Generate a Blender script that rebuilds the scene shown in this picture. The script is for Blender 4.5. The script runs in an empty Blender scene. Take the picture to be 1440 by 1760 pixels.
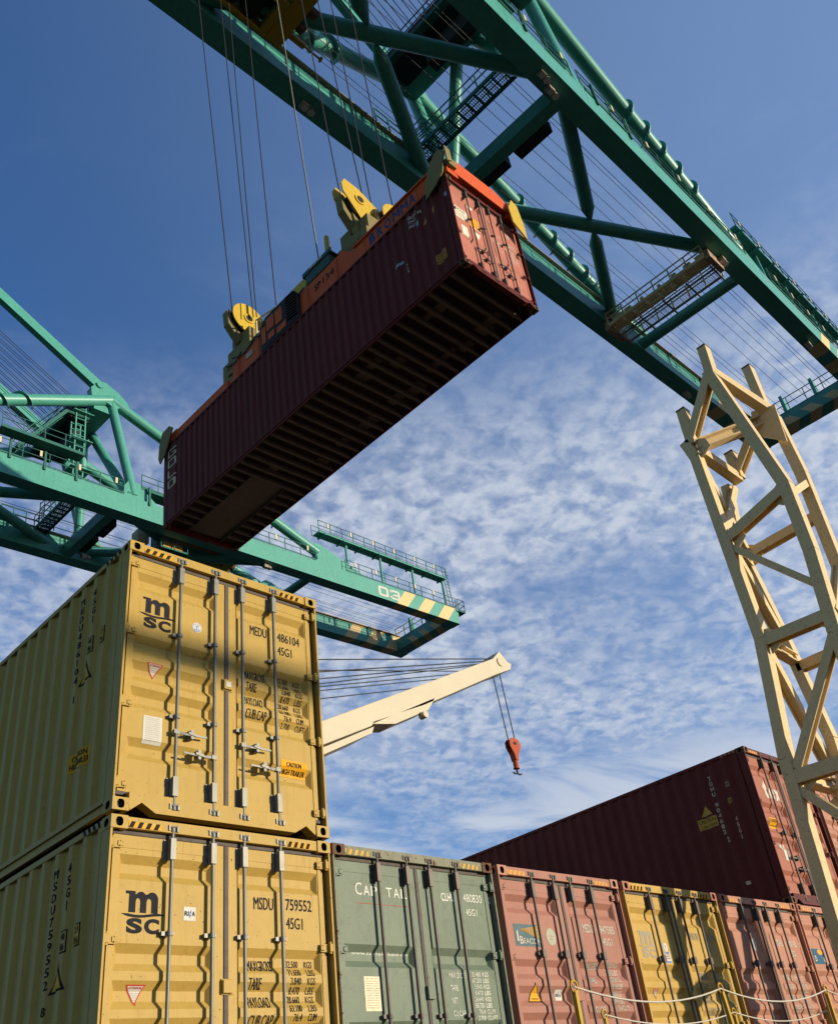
import bpy, bmesh, math, random
from mathutils import Vector as V, Matrix
random.seed(7)
R = math.radians
scene = bpy.context.scene
col = scene.collection
# world frame: z = 0 is the top of the first container tier, the doors face -Y, the row runs along +X
# ------------------------------------------------------------------ camera, sky, sun
CAM = V((-3.8191, -7.7167, -2.8943))
yaw, pitch, roll, FPX = R(48.3845), R(33.2465), R(-8.5253), 1603.8
fw = V((math.sin(yaw)*math.cos(pitch), math.cos(yaw)*math.cos(pitch), math.sin(pitch)))
r0 = V((math.cos(yaw), -math.sin(yaw), 0)); u0 = r0.cross(fw)
rt = r0*math.cos(roll) + u0*math.sin(roll); up = u0*math.cos(roll) - r0*math.sin(roll)
cd = bpy.data.cameras.new('camera'); cam = bpy.data.objects.new('camera', cd); col.objects.link(cam)
cam.matrix_world = Matrix(((rt.x, up.x, -fw.x, CAM.x), (rt.y, up.y, -fw.y, CAM.y), (rt.z, up.z, -fw.z, CAM.z), (0, 0, 0, 1)))
cd.sensor_width = 36; cd.lens = FPX/1760*36; cd.clip_end = 8000
cd.shift_x = (720-756.8)/1760; cd.shift_y = (929.3-880)/1760
scene.camera = cam
SUN_EL, SUN_AZ = R(9.5), R(148)          # azimuth clockwise from +Y
w = bpy.data.worlds.new('World'); scene.world = w; w.use_nodes = True
scene.view_settings.view_transform = 'Standard'; scene.view_settings.look = 'None'
scene.view_settings.gamma = 1; scene.view_settings.exposure = 0.25; scene.view_settings.use_curve_mapping = False
SKY = 0.080

class NT:
    def __init__(s, nt): s.nt = nt; s.n = nt.nodes; s.l = nt.links
    def add(s, t, **k):
        n = s.n.new(t)
        for a, b in k.items(): setattr(n, a, b)
        return n
    def put(s, sock, val):
        if hasattr(val, 'is_linked'): s.l.new(val, sock)
        else: sock.default_value = val
    def math(s, op, a, b=0.0, c=None, clamp=False):
        n = s.add('ShaderNodeMath', operation=op, use_clamp=clamp)
        s.put(n.inputs[0], a); s.put(n.inputs[1], b)
        if c is not None: s.put(n.inputs[2], c)
        return n.outputs[0]
    def noise(s, vec, scale, detail=3, rough=.55, dist=0.0):
        n = s.add('ShaderNodeTexNoise'); s.put(n.inputs['Vector'], vec)
        n.inputs['Scale'].default_value = scale; n.inputs['Detail'].default_value = detail
        n.inputs['Roughness'].default_value = rough; n.inputs['Distortion'].default_value = dist
        return n.outputs['Fac']
    def ramp(s, f, lo, hi, a=0.0, b=1.0):
        n = s.add('ShaderNodeMapRange', interpolation_type='SMOOTHSTEP'); s.put(n.inputs['Value'], f)
        for i, v in zip(('From Min', 'From Max', 'To Min', 'To Max'), (lo, hi, a, b)): n.inputs[i].default_value = v
        return n.outputs[0]
    def mix(s, f, a, b):
        n = s.add('ShaderNodeMix', data_type='RGBA'); s.put(n.inputs[0], f); s.put(n.inputs[6], a); s.put(n.inputs[7], b)
        return n.outputs[2]
    def vmap(s, vec, scale=(1, 1, 1), rot=(0, 0, 0), loc=(0, 0, 0)):
        n = s.add('ShaderNodeMapping'); s.put(n.inputs[0], vec)
        n.inputs['Scale'].default_value = scale; n.inputs['Rotation'].default_value = rot; n.inputs['Location'].default_value = loc
        return n.outputs[0]

def build_world():
    t = NT(w.node_tree); t.n.clear()
    sky = t.add('ShaderNodeTexSky', sky_type='NISHITA', sun_disc=False, sun_elevation=SUN_EL, sun_rotation=SUN_AZ)
    sky.air_density = 1.0; sky.dust_density = 0.4; sky.ozone_density = 2.5
    tc = t.add('ShaderNodeTexCoord'); nrm = t.add('ShaderNodeVectorMath', operation='NORMALIZE')
    t.l.new(tc.outputs['Generated'], nrm.inputs[0])
    sp = t.add('ShaderNodeSeparateXYZ'); t.l.new(nrm.outputs[0], sp.inputs[0])
    z = t.math('ADD', t.math('MAXIMUM', sp.outputs[2], 0.0), 0.22)          # softened projection onto a cloud layer
    cb = t.add('ShaderNodeCombineXYZ')
    t.put(cb.inputs[0], t.math('DIVIDE', sp.outputs[0], z)); t.put(cb.inputs[1], t.math('DIVIDE', sp.outputs[1], z))
    P = t.vmap(cb.outputs[0], rot=(0, 0, R(25)))
    def dot(v):
        d = t.add('ShaderNodeVectorMath', operation='DOT_PRODUCT'); t.l.new(nrm.outputs[0], d.inputs[0]); d.inputs[1].default_value = v; return d.outputs['Value']
    puff = t.noise(t.vmap(P, scale=(1.0, 1.2, 1)), 23, 4, .55, .35)
    puff2 = t.noise(t.vmap(P, scale=(1.1, .9, 1), loc=(5, 2, 0)), 42, 2, .5, .2)
    big = t.noise(P, 3.4, 4, .58, .5)
    vbig = t.noise(P, 1.15, 2, .5, .2)
    wisp = t.noise(t.vmap(P, scale=(.7, 1.7, 1), loc=(3, 1, 0)), 3.0, 6, .6, .6)
    el = sp.outputs[2]
    cover = t.math('MULTIPLY', t.ramp(el, .735, .56), t.ramp(dot((.80, .50, .33)), .62, .93, .05, 1))      # cloud bank low in the east, clear overhead
    dens = t.ramp(t.math('ADD', t.math('MULTIPLY', big, .6), t.math('MULTIPLY', vbig, .4)), .27, .50)
    fine = t.noise(P, 85, 3, .6, .2)
    tex = t.math('ADD', t.math('ADD', t.math('MULTIPLY', t.ramp(puff, .36, .62), .50), t.math('MULTIPLY', t.ramp(puff2, .36, .64), .27)), t.math('MULTIPLY', t.ramp(fine, .36, .66), .10))
    soft = t.math('MULTIPLY', t.math('MULTIPLY', dens, t.math('ADD', t.math('MULTIPLY', tex, .95), .20)), cover)
    soft = t.math('MULTIPLY', soft, t.ramp(el, .22, .42, .38, 1))
    low = t.math('MULTIPLY', t.ramp(wisp, .38, .64), t.ramp(el, .48, .24, 0, .95))
    hi = t.math('MULTIPLY', t.math('MULTIPLY', t.ramp(wisp, .42, .72), t.ramp(puff, .34, .64, .45, 1)), t.ramp(el, .86, .60, 0, .55))
    mask = t.math('MINIMUM', t.math('MAXIMUM', t.math('MAXIMUM', soft, low), hi), .92)
    veil = t.math('MULTIPLY', t.ramp(dot((.72, -.45, .53)), .15, 1.0), .42)                                 # thin veil towards the sun
    bg = t.add('ShaderNodeBackground'); bg.inputs[1].default_value = SKY
    hs = t.add('ShaderNodeHueSaturation'); t.put(hs.inputs['Color'], sky.outputs[0]); hs.inputs['Saturation'].default_value = 1.0
    hs.inputs['Value'].default_value = 1.0
    tint = t.add('ShaderNodeMix', data_type='RGBA', blend_type='MULTIPLY'); tint.inputs[0].default_value = 1
    t.put(tint.inputs[6], hs.outputs[0]); tint.inputs[7].default_value = (1.08, 1.55, 2.2, 1)
    t.put(bg.inputs[0], t.mix(mask, t.mix(veil, tint.outputs[2], (3.6, 5.3, 8.6, 1)), (6.1, 6.7, 7.8, 1)))
    out = t.add('ShaderNodeOutputWorld'); t.l.new(bg.outputs[0], out.inputs[0])
build_world()
sl = bpy.data.lights.new('sun', 'SUN'); sl.energy = 5.0; sl.angle = R(.53); sl.color = (1, .87, .66)
so = bpy.data.objects.new('sun', sl); col.objects.link(so)
sd = V((math.sin(SUN_AZ)*math.cos(SUN_EL), math.cos(SUN_AZ)*math.cos(SUN_EL), math.sin(SUN_EL)))
so.rotation_euler = sd.to_track_quat('Z', 'Y').to_euler(); so.location = (60, -60, 60)

# ------------------------------------------------------------------ materials
_m = {}
def paint(name, c, rough=.5, dirt=.35, rust=.0, streak=.5, bump=.15, metal=0.0, scale=1.0, spots=0.0, fade=.12, rustcol=(.10, .035, .015, 1), spec=.09):
    if name in _m: return _m[name]
    m = bpy.data.materials.new(name); m.use_nodes = True; t = NT(m.node_tree); t.n.clear()
    tc = t.add('ShaderNodeTexCoord'); oi = t.add('ShaderNodeObjectInfo')
    ofs = t.add('ShaderNodeVectorMath', operation='SCALE'); ofs.inputs[0].default_value = (31, 17, 11); t.put(ofs.inputs['Scale'], oi.outputs['Random'])
    ad = t.add('ShaderNodeVectorMath', operation='ADD'); t.l.new(tc.outputs['Object'], ad.inputs[0]); t.l.new(ofs.outputs[0], ad.inputs[1])
    p = t.vmap(ad.outputs[0], scale=(scale,)*3)
    n1 = t.noise(p, 1.3, 5, .6); n2 = t.noise(p, 9, 5, .65); st = t.noise(t.vmap(p, scale=(9, 9, .55)), 1.6, 4, .6)
    c4 = (*c, 1); dk = tuple(x*k_ for x, k_ in zip(c, (.46, .40, .38)))+(1,); lt = tuple(min(1, x*1.18+.006) for x in c)+(1,)
    b = t.mix(t.ramp(n1, .35, .7, 0, fade*2.5), c4, lt)
    n4 = t.noise(t.vmap(p, scale=(26, 26, 1.1)), 1.5, 3, .6); d = t.math('MULTIPLY', t.ramp(n2, .46, .78), dirt*.9); d = t.math('MAXIMUM', d, t.math('MULTIPLY', t.math('MULTIPLY', t.ramp(n4, .58, .74), t.ramp(n1, .42, .6)), min(1, streak*dirt*2.6)))
    s2 = t.math('MULTIPLY', t.ramp(st, .52, .82), streak*dirt*1.6)
    b = t.mix(t.math('MAXIMUM', d, s2, clamp=True), b, dk)
    ro = rough
    if rust > 0:
        n3 = t.noise(p, 5.5, 6, .7, .4); thr = .78-.26*rust
        rf = t.ramp(n3, thr, thr+.05)
        if spots: rf = t.math('MAXIMUM', rf, t.ramp(t.noise(p, 34, 3, .6), .70-.05*spots, .73-.05*spots))
        b = t.mix(rf, b, rustcol); ro = t.ramp(rf, 0, 1, rough, .9)
    bs = t.add('ShaderNodeBsdfPrincipled'); t.put(bs.inputs['Base Color'], b); t.put(bs.inputs['Metallic'], metal); bs.inputs['Specular IOR Level'].default_value = spec
    if not hasattr(ro, 'is_linked'): ro = t.ramp(n2, .3, .7, max(.05, rough-.08), min(1, rough+.12))
    t.put(bs.inputs['Roughness'], ro)
    if bump:
        bp = t.add('ShaderNodeBump'); bp.inputs['Strength'].default_value = bump; bp.inputs['Distance'].default_value = .02
        t.put(bp.inputs['Height'], t.noise(p, 3.2, 6, .62)); t.l.new(bp.outputs[0], bs.inputs['Normal'])
    o = t.add('ShaderNodeOutputMaterial'); t.l.new(bs.outputs[0], o.inputs[0]); _m[name] = m
    return m
def flat(name, c, rough=.6, metal=0.0): return paint(name, c, rough, dirt=.18, bump=0, metal=metal, fade=.05)

TEAL = paint('teal_paint', (.062, .275, .215), .40, dirt=.38, streak=.7, rust=.3, bump=.06, scale=.5, spec=.35, fade=.22)
TEALD = paint('teal_rail_paint', (.035, .13, .11), .6, dirt=.3, bump=0)
RUSTY = paint('rusty_rail_steel', (.34, .25, .18), .7, dirt=.6, rust=.8, bump=.1)
CREAM = paint('cream_paint', (0.590, 0.508, 0.328), .5, dirt=.2, bump=0)
TOWERP = paint('tower_cream_paint', (.60, .46, .25), .5, dirt=.28, rust=.42, spots=1, bump=.12, rustcol=(.16, .055, .02, 1))
JIBP = paint('jib_cream_paint', (.52, .46, .34), .6, dirt=.12, rust=.05, bump=.05)
CRYEL = paint('crane_yellow_paint', (0.413, 0.241, 0.029), .5, dirt=.35, rust=.3, bump=.1)
SHYEL = paint('sheave_yellow_paint', (0.494, 0.333, 0.040), .45, dirt=.3, rust=.22, spots=.5, bump=.08)
ORANGE = paint('spreader_orange_paint', (.55, .095, .025), .5, dirt=.35, rust=.25, bump=.12)
OLIVE = paint('olive_steel_paint', (.20, .165, .07), .6, dirt=.4, rust=.2, bump=.1)
DARK = paint('dark_machinery', (.03, .03, .03), .6, dirt=.3, bump=.1)
BLACK = flat('black_rubber', (.02, .02, .02), .7)
GASK_SHADE = paint('gasket_and_channel_dark', (.10, .085, .075), .65, dirt=.3, bump=.05)
GALV = paint('galvanised_steel', (.155, .155, .135), .48, dirt=.5, rust=.16, bump=.06, metal=.3, spec=.3)
RODDK = paint('dull_rod_steel', (.10, .085, .075), .5, dirt=.4, rust=.3, bump=.06, metal=.3)
ROPE = flat('wire_rope', (.05, .05, .05), .6, .3)
WHITE = flat('white_vinyl', (.52, .50, .44), .55)
WHITET = flat('white_lettering', (.52, .48, .40), .6)
SAFY = flat('safety_yellow', (.62, .30, .012), .5)
INK = flat('dark_lettering', (.02, .02, .024), .8)
INKB = flat('blue_lettering', (.02, .06, .16), .5)
REDT = flat('red_print', (.45, .04, .03), .6)
STRC = flat('stripe_cream', (.60, .46, .23), .55)
TAGB = flat('blue_print', (.05, .14, .45), .6)
GREYT = flat('grey_lettering', (.30, .27, .20), .6)
RUST = paint('rusted_steel', (.12, .07, .045), .8, dirt=.5, rust=.7, bump=.2)
FLOOR = paint('container_floor_boards', (.03, .022, .018), .8, dirt=.5, bump=.2)
XBAR = paint('cross_member_steel', (0.121, 0.092, 0.082), .7, dirt=.5, rust=.6, bump=.15)
GLASS = flat('lamp_glass', (.55, .58, .6), .15)
ROPEW = flat('white_nylon_rope', (.50, .46, .38), .8)
RAILY = paint('yellow_stanchion_paint', (.45, .27, .03), .5, dirt=.4, rust=.3, bump=.1)
HOOKR = paint('hook_red_paint', (.36, .07, .03), .6, dirt=.3, rust=.2, bump=.05)

# ------------------------------------------------------------------ mesh helpers
class G:
    def __init__(s): s.v = []; s.f = []; s.m = []; s.s = []
    def add(s, vs, fs, m=0, smooth=False):
        b = len(s.v); s.v += [tuple(x) for x in vs]
        for f in fs: s.f.append([b+i for i in f]); s.m.append(m); s.s.append(smooth)
    def box(s, x0, x1, y0, y1, z0, z1, m=0):
        s.add([(x0, y0, z0), (x1, y0, z0), (x1, y1, z0), (x0, y1, z0), (x0, y0, z1), (x1, y0, z1), (x1, y1, z1), (x0, y1, z1)],
              [(0, 3, 2, 1), (4, 5, 6, 7), (0, 1, 5, 4), (1, 2, 6, 5), (2, 3, 7, 6), (3, 0, 4, 7)], m)
    def beam(s, p, q, a, b, ref=(0, 0, 1), m=0, a2=None, b2=None):       # a = width across, b = depth along ref
        p, q = V(p), V(q); d = (q-p).normalized(); x = d.cross(V(ref))
        if x.length < 1e-4: x = d.cross(V((0, 1, 0)))
        x.normalize(); y = x.cross(d).normalized(); a2 = a2 or a; b2 = b2 or b
        vs = [c+x*sx*k/2+y*sy*l/2 for c, k, l in ((p, a, b), (q, a2, b2)) for sx, sy in ((-1, -1), (1, -1), (1, 1), (-1, 1))]
        s.add(vs, [(0, 1, 2, 3), (7, 6, 5, 4), (0, 4, 5, 1), (1, 5, 6, 2), (2, 6, 7, 3), (3, 7, 4, 0)], m)
    def ibeam(s, p, q, wd, dp, ref, m=0, tf=.03):       # H section: flanges face along ref
        p, q = V(p), V(q); d = (q-p).normalized(); x = d.cross(V(ref)).normalized(); y = x.cross(d).normalized()
        for k in (-1, 1): s.beam(p+y*k*(dp/2-tf/2), q+y*k*(dp/2-tf/2), wd, tf, ref, m)
        s.beam(p, q, tf, dp-2*tf-.002, ref, m)
    def tube(s, p, q, r, n=14, m=0, r2=None, cap=True):
        p, q = V(p), V(q); d = (q-p).normalized(); x = d.orthogonal().normalized(); y = d.cross(x); r2 = r if r2 is None else r2
        vs = [p+(x*math.cos(a)+y*math.sin(a))*r for a in [2*math.pi*i/n for i in range(n)]]
        vs += [q+(x*math.cos(a)+y*math.sin(a))*r2 for a in [2*math.pi*i/n for i in range(n)]]
        s.add(vs, [(i, (i+1) % n, n+(i+1) % n, n+i) for i in range(n)], m, True)
        if cap: s.add(vs[:n], [tuple(range(n))[::-1]], m); s.add(vs[n:], [tuple(range(n))], m)
    def path(s, pts, r, n=8, m=0):
        for a, b in zip(pts, pts[1:]): s.tube(a, b, r, n, m)
    def prism(s, poly, f, a, b, m=0):       # poly in 2D, f(u, v, w) -> 3D
        n = len(poly); vs = [f(u, v, a) for u, v in poly]+[f(u, v, b) for u, v in poly]
        s.add(vs, [tuple(range(n)), tuple(range(2*n-1, n-1, -1))]+[(i, n+i, n+(i+1) % n, (i+1) % n) for i in range(n)], m)
    def obj(s, name, mats, parent=None, bevel=0, loc=None):
        me = bpy.data.meshes.new(name); me.from_pydata(s.v, [], s.f)
        for k in (mats if isinstance(mats, (list, tuple)) else [mats]): me.materials.append(k)
        me.polygons.foreach_set('material_index', s.m); me.polygons.foreach_set('use_smooth', s.s)
        b = bmesh.new(); b.from_mesh(me); bmesh.ops.recalc_face_normals(b, faces=b.faces); b.to_mesh(me); b.free(); me.update()
        o = bpy.data.objects.new(name, me); col.objects.link(o)
        if parent: o.parent = parent
        if loc: o.location = loc
        if bevel:
            bv = o.modifiers.new('bevel', 'BEVEL'); bv.width = bevel; bv.segments = 2; bv.limit_method = 'ANGLE'; bv.angle_limit = R(40)
        return o
def empty(name, label, cat, loc=(0, 0, 0), group=None, mat=None):
    o = bpy.data.objects.new(name, None); col.objects.link(o); o.empty_display_size = .3
    if mat is not None: o.matrix_world = mat
    else: o.location = loc
    o['label'] = label; o['category'] = cat
    if group: o['group'] = group
    return o
def tag(o, label=None, cat=None, group=None, kind=None):
    for k, v in (('label', label), ('category', cat), ('group', group), ('kind', kind)):
        if v: o[k] = v
    return o
def share(o, name, parent, loc=(0, 0, 0)):
    c = o.copy(); col.objects.link(c); c.name = name; c.parent = parent; c.location = loc
    return c

_g = {}
def glyph(ch, bold=0.0):
    k = (ch, bold)
    if k not in _g:
        cu = bpy.data.curves.new('t', 'FONT'); cu.body = ch; cu.resolution_u = 8 if bold >= .03 else 3; cu.offset = bold; cu.size = 1
        o = bpy.data.objects.new('t', cu); me = bpy.data.meshes.new_from_object(o)
        vs = [(v.co.x, v.co.y) for v in me.vertices]; fs = [tuple(p.vertices) for p in me.polygons]
        bpy.data.objects.remove(o); bpy.data.curves.remove(cu); bpy.data.meshes.remove(me); _g[k] = (vs, fs)
    return _g[k]
def put2d(g, vs, fs, mp, m=0, cuts=(), axis=1):
    b = bmesh.new(); bv = [b.verts.new((x, y, 0)) for x, y in vs]
    for f in fs:
        try: b.faces.new([bv[i] for i in f])
        except ValueError: pass
    lo = min(v[axis] for v in vs); hi = max(v[axis] for v in vs)
    for c in cuts:
        if lo < c < hi:
            co = (0, c, 0) if axis else (c, 0, 0); no = (0, 1, 0) if axis else (1, 0, 0)
            bmesh.ops.bisect_plane(b, geom=b.verts[:]+b.edges[:]+b.faces[:], plane_co=co, plane_no=no)
    b.verts.index_update()
    g.add([mp(v.co.x, v.co.y) for v in b.verts], [[v.index for v in f.verts] for f in b.faces], m); b.free()
def text(g, s, x0, x1, z0, z1, mp, m=0, cuts=(), axis=1, bold=.0, slant=0.0):      # fit the string into the box
    if bold and any(c in 'MWNVA46' for c in s):                    # embolden by layered copies instead of an outline offset
        p, q = V(mp(x0, z0)), V(mp(x0+.001, z0)); nrm = V((0, -1, 0)) if abs((q-p).x) > abs((q-p).y) else V((-1, 0, 0))
        dx = bold*(z1-z0)*1.1; ins_ = dx if x1 > x0 else -dx
        for k, o in enumerate((0, -.9, .9) if bold < .03 else (0, -1, 1, -.5, .5)):
            text(g, s, x0+ins_*.5+o*dx*.6, x1-ins_*.5+o*dx*.6, z0, z1, (lambda a, b, k=k: V(mp(a, b))+nrm*.0007*k), m, cuts, axis, 0, slant)
        return
    vs, fs = glyph(s, bold)
    if not vs: return
    a, b = min(v[0] for v in vs), max(v[0] for v in vs); c, d = min(v[1] for v in vs), max(v[1] for v in vs)
    vs = [(x0+(x-a)/(b-a)*(x1-x0)+slant*(z-c)/(d-c)*(z1-z0), z0+(z-c)/(d-c)*(z1-z0)) for x, z in vs]
    put2d(g, vs, fs, mp, m, cuts, axis)
def stack(g, s, xc, wd, z1, z0, mp, m=0, cuts=(), bold=0.0):                        # upright letters one below another
    n = len(s); h = (z1-z0)/n
    for i, ch in enumerate(s):
        if ch == ' ': continue
        k = .35 if ch in '1I' else 1
        text(g, ch, xc+wd/2*k, xc-wd/2*k, z1-(i+.86)*h, z1-(i+.1)*h, mp, m, cuts, 0, bold)
def poly(g, pts, mp, m=0, cuts=(), axis=1): put2d(g, pts, [tuple(range(len(pts)))], mp, m, cuts, axis)
def rect(g, x0, x1, z0, z1, mp, m=0, cuts=(), axis=1): poly(g, [(x0, z0), (x1, z0), (x1, z1), (x0, z1)], mp, m, cuts, axis)
def disc(g, x, z, r, mp, m=0, cuts=(), rz=None):
    poly(g, [(x+r*math.cos(2*math.pi*i/20), z+(rz or r)*math.sin(2*math.pi*i/20)) for i in range(20)], mp, m, cuts)

# ------------------------------------------------------------------ shipping containers
W, H, L = 2.438, 2.896, 12.192
FY = .078                                   # depth of the door face behind the castings
DP = .050
GR = (.072, .08, .066)                      # bevel in, recess, bevel out
MSCG = (2.58, 1.84, 1.55, 1.265, .74, .46)
def door_y(z, gr):
    for g in gr:
        a, b, c, d = g, g-GR[0], g-GR[0]-GR[1], g-sum(GR)
        if d < z < a:
            if z > b: return FY+DP*(a-z)/(a-b)
            if z > c: return FY+DP
            return FY+DP*(z-d)/(c-d)
    return FY
def door_cuts(gr): return sorted(z for g in gr for z in (g, g-GR[0], g-GR[0]-GR[1], g-sum(GR)))
SIDE = []; _y = .19
while _y < 11.35: SIDE += [(_y, .012), (_y+.072, .012), (_y+.14, .048), (_y+.21, .048)]; _y += .278
SIDE += [(_y, .012), (12.01, .012)]
SCUT = [y for y, x in SIDE]
def side_x(y):
    for (a, p), (b, q) in zip(SIDE, SIDE[1:]):
        if a <= y <= b: return p+(q-p)*(y-a)/(b-a)
    return .012

def side_panel(sgn):
    g = G(); X = (lambda x: x) if sgn < 0 else (lambda x: W-x)
    vs = [(X(x), y, z) for y, x in SIDE for z in (.15, 2.84)]
    g.add(vs, [(2*i, 2*i+1, 2*i+3, 2*i+2) for i in range(len(SIDE)-1)])
    return g
def oval_hole(g, c, ux, uz, n, hw, hh, a, b, depth, m=0, mh=1):      # a face with an oval hole and a tunnel behind it
    c, ux, uz, n = V(c), V(ux), V(uz), V(n); N = 24; outer = []; inner = []
    for i in range(N):
        t = 2*math.pi*i/N; k = math.cos(t), math.sin(t); s = max(abs(k[0]), abs(k[1]))
        outer.append(c+ux*hw*k[0]/s+uz*hh*k[1]/s)
        q = abs(k[0])**.7*(1 if k[0] > 0 else -1), abs(k[1])**.9*(1 if k[1] > 0 else -1)
        inner.append(c+ux*a*q[0]+uz*b*q[1])
    back = [p-n*depth for p in inner]
    g.add(outer+inner+back, [(i, (i+1) % N, N+(i+1) % N, N+i) for i in range(N)], m)
    g.add(inner+back, [(i, (i+1) % N, N+(i+1) % N, N+i) for i in range(N)], mh)
    g.add(back, [tuple(range(N))], mh)
def casting():                     # origin: its outer front lower corner; body towards +x +y +z
    g = G(); a, b, c = .162, .178, .118
    oval_hole(g, (a/2, 0, c/2), (1, 0, 0), (0, 0, 1), (0, -1, 0), a/2, c/2, .036, .042, .05)
    oval_hole(g, (0, b/2, c/2), (0, 1, 0), (0, 0, 1), (-1, 0, 0), b/2, c/2, .040, .038, .05)
    g.add([(a, 0, 0), (a, b, 0), (a, b, c), (a, 0, c)], [(0, 1, 2, 3)])
    g.add([(0, b, 0), (a, b, 0), (a, b, c), (0, b, c)], [(0, 1, 2, 3)])
    oval_hole(g, (a/2, b/2, 0), (1, 0, 0), (0, 1, 0), (0, 0, -1), a/2, b/2, .032, .058, .03)
    oval_hole(g, (a/2, b/2, c), (1, 0, 0), (0, 1, 0), (0, 0, 1), a/2, b/2, .032, .058, .03)
    return g
def rod_mesh(x, s, clamps, blk):
    g = G(); y = .022
    g.tube((x, y, .10), (x, y, 2.83), .0172, 12)
    for z, d in ((2.83, 1), (.095, -1)):                      # cam ends with their keepers on header and sill
        g.tube((x, y, z-.03), (x, y, z+.022), .026, 10)
        g.box(x-.045, x+.045, y-.004, .015+FY*.3, z-.006, z+.012)
        g.box(x-.05, x-.034, y-.022, .02, z-.02, z+.03); g.box(x+.03, x+.052, y-.028, .02, z-.028, z+.02)
        g.tube((x-.03, y-.02, z+.012), (x+.035, y-.026, z+.016), .009, 6)
    for z0, z1 in ((2.55, 2.74), (.20, .39)):                 # long bearing brackets
        g.box(x-.062, x-.02, FY-.014, FY, z0, z1); g.box(x-.03, x-.012, y, FY, z0+.01, z1-.01)
        g.beam((x, y, z0), (x, y, z1), .054, .05, (0, 1, 0))
        for k in (.25, .75): g.tube((x-.045, FY-.02, z0+(z1-z0)*k), (x-.045, FY-.012, z0+(z1-z0)*k), .009, 6)
    for z in clamps:
        g.tube((x, y, z-.022), (x, y, z+.022), .027, 12); g.box(x-.07, x-.02, FY-.045, FY-.001, z-.018, z+.018)
        g.box(x+.018, x+.035, y-.012, y+.012, z-.012, z+.012)
    if blk:
        for z in clamps: g.beam((x, y, z-.045), (x, y, z+.045), .06, .055, (0, 1, 0))
    return g
def handle_mesh(x, d, z):           # a flat handle from its rod towards d with a catch in the middle
    g = G(); y = .02
    g.box(x-.028, x+.028, y-.016, y+.03, z-.022, z+.022)
    g.beam((x, y, z), (x+.10*d, y-.012, z-.012), .012, .026, (0, 0, 1)); g.beam((x+.10*d, y-.012, z-.012), (x+.34*d, y-.006, z-.004), .010, .019, (0, 0, 1))
    c = x+.17*d
    g.box(c-.022, c+.022, y+.01, FY, z-.045, z+.045); g.tube((c, y-.02, z+.03), (c, y+.03, z+.03), .020, 10); g.tube((c, y-.02, z-.035), (c, y+.03, z-.035), .018, 10)
    g.beam((c-.045, y-.02, z+.005), (c+.045, y-.02, z-.01), .012, .026, (0, 0, 1))
    return g
def hinge_mesh(left, z):
    g = G(); s = 1 if left else -1; X = lambda v: v if left else W-v
    def bx(a, b, y0, y1, z0, z1): g.box(min(X(a), X(b)), max(X(a), X(b)), y0, y1, z0, z1)
    bx(.030, .15, FY-.030, FY-.016, z-.038, z+.038); bx(.012, .06, .012, .040, z-.036, z+.036)
    bx(.10, .152, FY-.038, FY-.030, z-.022, z+.022)
    g.tube((X(.044), .034, z-.055), (X(.044), .034, z+.055), .017, 10)
    for k in (-.02, .02): g.tube((X(.125), FY-.045, z+k), (X(.125), FY-.034, z+k), .007, 6)
    return g
def door_mesh(x0, x1, xa, xb, gr):
    g = G(); zt, zb = 2.745, .20
    zs = [zt]; 
    lv = [(zt, None)]
    top = zt
    def quad(a, b, c, d, y=FY): g.add([(a, y, c), (b, y, c), (b, y, d), (a, y, d)], [(0, 1, 2, 3)])
    for k in gr:
        lo = k-sum(GR)
        if lo < zb+.06: break
        quad(x0, x1, k, top); quad(x0, xa, lo, k); quad(xb, x1, lo, k)
        e = .045; A = [(xa, FY, lo), (xb, FY, lo), (xb, FY, k), (xa, FY, k)]
        B = [(xa+e, FY+DP, lo+GR[2]), (xb-e, FY+DP, lo+GR[2]), (xb-e, FY+DP, k-GR[0]), (xa+e, FY+DP, k-GR[0])]
        g.add(A+B, [(0, 1, 5, 4), (1, 2, 6, 5), (2, 3, 7, 6), (3, 0, 4, 7), (4, 5, 6, 7)])
        top = lo
    quad(x0, x1, zb, top)
    for a, b in ((x0, xa-.012), (xb+.012, x1)): g.box(a, b, FY-.007, FY+.002, zb, zt)          # proud stiles
    g.box(xa-.012, xb+.012, FY-.004, FY+.002, 2.635, zt); g.box(xa-.012, xb+.012, FY-.004, FY+.002, zb, .30)
    g.box(x0, x1, FY+.055, FY+.06, zb, zt); g.box(x0, x0+.006, FY-.005, FY+.054, zb, zt); g.box(x1-.006, x1, FY-.005, FY+.054, zb, zt)
    return g
def on_door(gr): return lambda x, z: (x, door_y(z, gr)-.003, z)
def on_header(x, z): return (x, .0085, z)
def on_side(y, z): return (side_x(y)-.003, y, z)
def toprail(y, z): return (.0035, y, z)

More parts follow.
